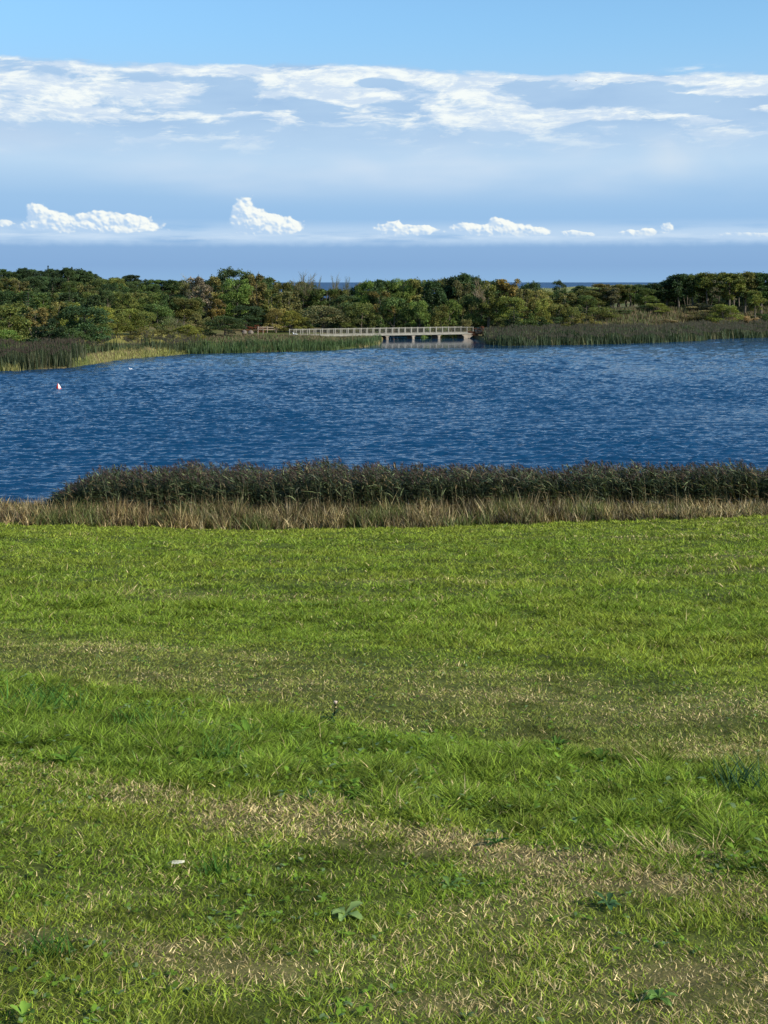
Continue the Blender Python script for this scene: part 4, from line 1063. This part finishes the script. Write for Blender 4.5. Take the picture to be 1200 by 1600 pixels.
# masonry wall beyond, boulders, barrier, timber fence
def boulder(px, py, D, w, h, label, mat='stone', name='boulder', cat='boulder', seed=0):
    X, Y, z = W3(px, py, D); w *= .8; h *= .7; r_ = np.random.default_rng(seed)
    mb = MB(); mb.lathe([(0, 1.0), (.35, .97), (.7, .80), (.95, .5), (1.0, .2), (.9, -.1), (.6, -.3), (0, -.35)], 14)
    v = np.concatenate(mb.v); nz = fbm(v[:, 0] * 1.7 + seed, v[:, 1] * 1.7 + v[:, 2] * 2, seed + 2, 3)[:, None]
    v = v * (.75 + .5 * nz); v = v * np.array([w / 2, w * .4, h]); v[:, 0] = np.clip(v[:, 0], -w * .47, w * .47)
    o = mesh_np(name, v, [np.array(mb.f4)], M[mat], smooth=False); o.location = (X, Y, z); tag(o, label, cat); return o
boulder(617, 533.5, 221, .95, .50, 'pale tan boulder in the water under the first span of the footbridge', seed=4)
boulder(382, 521, 214, 1.0, .75, 'left of two grey boulders beside the road beyond the spit', seed=5)
boulder(392, 521, 214, 1.2, .70, 'right of two grey boulders beside the road beyond the spit', seed=7)
X0, Y0, Z0 = W3(742, 525, 232); X1, _, _ = W3(760, 525, 232)
mb = MB(); mb.box((0, 0, -1.0), (X1 - X0, .35, 1.45), .04)
w_ = mb.build('stone_wall', M['concrete']); w_.location = (X0, Y0, Z0); tag(w_, 'short tan masonry wall behind the weeds right of the abutment', 'wall')
X0, Y0, _ = W3(403, 520, 222); X1, _, _ = W3(458, 520, 230)
fe = empty('timber_fence', (X0, Y0, g1(X0, Y0)), math.atan2(8, X1 - X0)); tag(fe, 'low pale timber fence leading from the road to the footbridge railing', 'fence')
fl = math.hypot(X1 - X0, 8)
gzf = lambda x: g1(X0 + (X1 - X0) * x / fl, Y0 + 8 * x / fl) - g1(X0, Y0)
for k, hh_ in enumerate((.35, .70)):
    mb = MB(); pts = [(fl * i / 8, 0, gzf(fl * i / 8) + hh_ + .25) for i in range(9)]
    mb.tube(pts, .075, 6); mb.build('rail', M['timber'], fe, True)
for i in range(5):
    x = fl * i / 4; mb = MB(); mb.box((x - .08, -.1, -.3 + gzf(x)), (x + .08, .08, gzf(x) + 1.12), .02); mb.build('post', M['timber'], fe)
X0, Y0, _ = W3(407, 520, 216)
fb = empty('timber_barrier', (X0, Y0, g1(X0, Y0) + .15)); tag(fb, 'small square timber barrier in front of the left end of the fence', 'barrier')
mb = MB(); mb.box((-.5, -.05, .68), (.5, .05, .84), .01); mb.build('rail', M['timber'], fb)
for x in (-.42, .42):
    mb = MB(); mb.box((x - .07, .052, -.4), (x + .07, .16, .9), .01); mb.build('post', M['timber'], fb)

# ------------------------------------------------------------------ buoy, birds
X, Y, z = W3(91.5, 607.5, 118.5)
bu = empty('marker_buoy', (X, Y, -.02)); bu.scale = (.85, .85, .85); tag(bu, 'small red and white marker buoy floating near the left shore', 'buoy'); bu.rotation_euler = (R(4), R(-5), 0)
prof_b = [(0, -.22), (.14, -.2), (.24, -.08), (.27, .06), (.24, .20), (.17, .36), (.10, .50), (.045, .58), (0, .59)]
mb = MB(); mb.lathe(prof_b, 12, R(100), R(282)); mb.build('red_side', M['red_plastic'], bu, True)
mb = MB(); mb.lathe(prof_b, 12, R(-78), R(100)); mb.build('white_side', M['white_plastic'], bu, True)
mb = MB(); mb.lathe([(.275, -.01), (.295, .02), (.295, .06), (.27, .09)], 20); mb.build('float_ring', M['red_plastic'], bu, True)
def sitting_bird(name, loc, s, rz, label, cat):
    e = empty(name, loc, rz); tag(e, label, cat)
    mb = MB(); mb.tube([(-.30, 0, .12), (-.22, 0, .13), (-.08, 0, .11), (.08, 0, .10), (.18, 0, .15), (.23, 0, .24), (.27, 0, .30), (.33, 0, .30), (.36, 0, .29)],
                       [.015, .05, .09, .10, .075, .045, .045, .04, .012], 10)
    b_ = mb.build('body', M['feather_white'], e, True)
    mb = MB(); mb.tube([(.355, 0, .292), (.39, 0, .285), (.43, 0, .275)], [.016, .013, .004], 6); k = mb.build('beak', M['beak'], e, True)
    for sy_ in (-1, 1):
        mb = MB(); mb.tube([(.10, .075 * sy_, .15), (-.05, .09 * sy_, .16), (-.22, .05 * sy_, .16), (-.34, .02 * sy_, .16)], [.03, .045, .03, .008], 8); mb.build('wing', M['feather_white'], e, True)
    e.scale = (s, s, s); return e
X, Y, z = W3(204, 577.5, 145); sitting_bird('gull', (X, Y, -.02), .6, R(200), 'white gull floating on the lake off the left bank', 'gull')
X, Y, z = W3(461, 525.5, 212); sitting_bird('swan', (X, Y, g1(X, Y) + .15), 1.25, R(160), 'white bird sitting in the herbage at the left end of the footbridge', 'bird')
def flying_bird(px, py, D, rz, label):
    e = empty('flying_bird', W3(px, py, D), rz); tag(e, label, 'bird', 'birds in the sky')
    mb = MB(); mb.tube([(-.22, 0, 0), (-.1, 0, .0), (.05, 0, 0), (.14, 0, .01), (.2, 0, 0)], [.01, .045, .05, .035, .008], 8); mb.build('body', M['feather_dark'], e, True)
    for s_ in (-1, 1):
        mb = MB()
        P1 = [(.08, .03 * s_, .02), (.05, .2 * s_, .12), (-.02, .45 * s_, .10)]; P2 = [(-.08, .03 * s_, .01), (-.08, .2 * s_, .105), (-.06, .45 * s_, .09)]
        for i in range(2):
            for dzz in (0, -.015): mb.quad(*[tuple(np.array(q) + (0, 0, dzz)) for q in (P1[i], P1[i + 1], P2[i + 1], P2[i])])
        mb.build('wing', M['feather_dark'], e)
flying_bird(900, 126, 420, R(20), 'left of two small dark birds high in the sky'); flying_bird(941, 128, 460, R(60), 'right of two small dark birds high in the sky')

# ------------------------------------------------------------------ single plants and bits in the meadow
def gpos(px, py):                                        # where the line of sight through a spot meets the meadow
    D = 4.0
    for _ in range(60):
        X = (px - 600) / FPX * D; zz = g1(X, D); D = D * .5 + .5 * (EYE - zz) * FPX / (py - HZ)
    return (px - 600) / FPX * D, D, g1((px - 600) / FPX * D, D)
def rosette(px, py, r, nl, h, colr, label, name='weed_rosette', cat='weed', seed=0, wr_=.34):
    X, Y, z = gpos(px, py); q = np.random.default_rng(seed + 5); e = empty(name, (X, Y, z), q.random() * 6)
    tag(e, label, cat)
    for i in range(nl):
        a = i * 2.4 + q.normal(0, .2); el = q.uniform(.25, 1.0) * h; L = r * q.uniform(.7, 1.1)
        nseg = 6; V = []
        for j in range(nseg + 1):
            t = j / nseg; wj = L * wr_ * math.sin(math.pi * (t * .86 + .07)) ** .8 * (.5 + .5 * t if t < .5 else 1) * (1 + .12 * math.sin(j * 2.7))
            x = L * t * .9; zz = L * el * t - L * .45 * t * t + .01
            V += [(x, -wj / 2, zz + wj * .22), (x, 0, zz), (x, wj / 2, zz + wj * .22)]
        V = np.array(V); ca, sa = math.cos(a), math.sin(a); V = np.stack([V[:, 0] * ca - V[:, 1] * sa, V[:, 0] * sa + V[:, 1] * ca, V[:, 2]], 1)
        F = []
        for j in range(nseg):
            k = j * 3; F += [(k, k + 1, k + 4, k + 3), (k + 1, k + 2, k + 5, k + 4)]
        c = np.ones((len(V), 3)) * np.array(colr) * q.uniform(.7, 1.25)
        mesh_np('leaf', V, np.array(F), M['grass'], c, e, True)
    return e
th = rosette(516, 1128, .085, 14, 1.5, (.06, .11, .045), 'blue green thistle with a pale flower head at the edge of the uncut strip', 'thistle', 'thistle', 1, .30)
mb = MB(); mb.tube([(-.02, 0, 0), (-.03, 0, .07), (-.035, 0, .12)], [.004, .004, .004], 6); st_ = mb.build('stem', M['grass'], th)
mb = MB(); mb.lathe([(0, .0), (.008, .003), (.012, .012), (.014, .02), (.008, .023), (0, .02)], 10, c=(-.035, 0, .118)); mb.build('flower', mat_rough('pale_flower', (.40, .30, .22), (.5, .4, .3), 30, .8, 0), th, True)
rosette(540, 1434, .085, 7, .9, (.22, .32, .10), 'pale leaved plantain in the turf near the bottom centre', 'plantain', 'plantain', 2, .42)
rosette(560, 1250, .075, 12, 1.1, (.10, .19, .025), 'dark dandelion clump in the grass above the dry streak, centre', 'dandelion', 'dandelion', 3)
rosette(480, 1252, .06, 6, 1.0, (.10, .19, .06), 'small bright green dandelion left of the dark dandelion clump', 'dandelion', 'dandelion', 4)
rosette(702, 1390, .075, 8, .8, (.15, .25, .06), 'grey green plantain in the turf right of centre below the dry streak', 'plantain', 'plantain', 5, .3)
rosette(1030, 1565, .07, 10, .9, (.13, .23, .05), 'spreading grey green dandelion near the bottom right corner', 'dandelion', 'dandelion', 6)
rosette(105, 1195, .10, 11, 1.2, (.10, .19, .025), 'dark docken leaves in the uncut grass on the left', 'dock_plant', 'dock', 7, .4)
rosette(870, 1172, .10, 24, 1.3, (.07, .14, .022), 'large dark green docken clump at the top of the uncut strip on the right', 'dock_plant', 'dock', 8, .2)
rosette(940, 1190, .085, 18, 1.1, (.07, .14, .022), 'dark docken clump right of the large one in the uncut strip', 'dock_plant', 'dock', 9, .2)
rosette(388, 1158, .13, 14, 1.3, (.10, .19, .025), 'dark green nettle clump in the uncut strip left of the thistle', 'nettle_clump', 'nettle', 10, .3)
rosette(775, 1322, .07, 8, 1.0, (.06, .13, .03), 'small green dock above the dry streak right of centre', 'dock_plant', 'dock', 11)
rosette(950, 1418, .07, 8, 1.0, (.05, .11, .04), 'dark dandelion below the dry streak on the right', 'dandelion', 'dandelion', 12)
rosette(36, 1594, .06, 6, 1.3, (.16, .27, .04), 'bright lime green leaf tuft in the bottom left corner', 'dandelion', 'dandelion', 13, .5)
# tall dry stalks and dark tufts
def tuft(px, py, n, h, colr, label, name='grass_tuft', cat='grass tuft', lean=.4, wid=.006, seed=0, spread=.03, direc=None):
    X, Y, z = gpos(px, py); q = np.random.default_rng(seed + 50)
    az_ = q.random(n) * 6.283 if direc is None else q.normal(direc, .25, n)
    base = np.stack([q.normal(0, spread, n), q.normal(0, spread, n), np.full(n, -.01)], 1)
    dd = unit(np.stack([np.cos(az_) * lean * q.uniform(.4, 1.2, n), np.sin(az_) * lean * q.uniform(.4, 1.2, n), np.ones(n)], 1)); L = h * q.uniform(.6, 1.1, n)
    be = np.stack([np.cos(az_), np.sin(az_), -q.uniform(.2, .8, n)], 1) * (L * .3)[:, None]
    ya = q.random(n) * np.pi
    v, f, c = strips(base, dd, L, wid * q.uniform(.7, 1.3, n), be, np.stack([np.cos(ya), np.sin(ya), np.zeros(n)], 1), np.array(colr) * q.uniform(.7, 1.3, (n, 1)), 4)
    o = mesh_np(name, v, f, M['grass'], c); o.location = (X, Y, z); tag(o, label, cat); return o
tuft(1024, 1206, 2, .24, (.34, .27, .14), 'long leaning straw stalk on the uncut strip right of the two short stalks', 'straw_stalk', 'stalk', .75, .007, 1, .01, 2.7)
tuft(982, 1196, 3, .19, (.33, .27, .13), 'pair of short straw stalks in the uncut strip on the right', 'straw_stalk', 'stalk', .35, .006, 2, .02, 2.8)
tuft(807, 1182, 3, .15, (.36, .29, .15), 'thin upright straw stalk beside the large docken clump', 'straw_stalk', 'stalk', .1, .006, 3, .01)
tuft(1114, 1292, 6, .13, (.34, .27, .15), 'splayed pale straw tuft in the uncut strip near the right edge', 'straw_stalk', 'stalk', .6, .006, 4, .02)
tuft(1050, 1338, 2, .17, (.34, .27, .15), 'leaning straw stalk just above the dry streak on the right', 'straw_stalk', 'stalk', .6, .006, 5, .01, 2.6)
tuft(1162, 1232, 70, .22, (.045, .10, .05), 'dark bluish grass tuft by the right edge of the uncut strip', lean=.35, seed=6, spread=.10, wid=.008)
tuft(340, 1366, 45, .13, (.05, .12, .02), 'dark green grass tuft right of the white feather', lean=.3, seed=7, spread=.03)
tuft(75, 1490, 60, .13, (.06, .14, .025), 'dark green grass tuft near the left edge below the dry turf', lean=.5, seed=8, spread=.05)
tuft(345, 1190, 60, .2, (.08, .17, .03), 'bright long grass tuft at the lower side of the uncut strip', lean=.5, seed=9, spread=.08, wid=.008)
tuft(60, 1110, 110, .24, (.07, .16, .03), 'tall lush grass tuft at the left edge of the uncut strip', lean=.45, seed=10, spread=.16, wid=.010)
tuft(215, 1140, 80, .2, (.08, .17, .03), 'lush grass tuft in the uncut strip right of the tall left one', lean=.5, seed=12, spread=.12, wid=.009)
# white feather lying in the turf
X, Y, z = gpos(278, 1362)
fe_ = empty('feather', (X, Y, z + .035), R(-14)); tag(fe_, 'creamy white feather lying in the turf at lower left', 'feather')
V = []; ns = 12
for j in range(ns + 1):
    t_ = j / ns; wj = .017 * math.sin(math.pi * min(1, t_ * .9 + .08)) ** .5 * (1 + .25 * math.sin(j * 2.1)); x = -.026 + .056 * t_
    V += [(x, -wj * .75, .004 - .004 * math.cos(t_ * 3)), (x, 0, .010 - .004 * math.cos(t_ * 3)), (x, wj * .75, .005 - .004 * math.cos(t_ * 3))]
F = []
for j in range(ns): k = j * 3; F += [(k, k + 1, k + 4, k + 3), (k + 1, k + 2, k + 5, k + 4)]
fm = mat_rough('cream_feather', (.60, .57, .38), (.70, .67, .48), 40, .8, 0)
mesh_np('vane', np.array(V), np.array(F), fm, None, fe_, True)
mb = MB(); mb.tube([(-.045, 0, -.004), (-.02, 0, .009), (.03, 0, .015)], [.0012, .0012, .0005], 6); mb.build('shaft', fm, fe_, True)
mb = None

scene.cycles.max_bounces = 6; scene.cycles.transparent_max_bounces = 4
print('SCENE BUILT', len(bpy.data.objects))
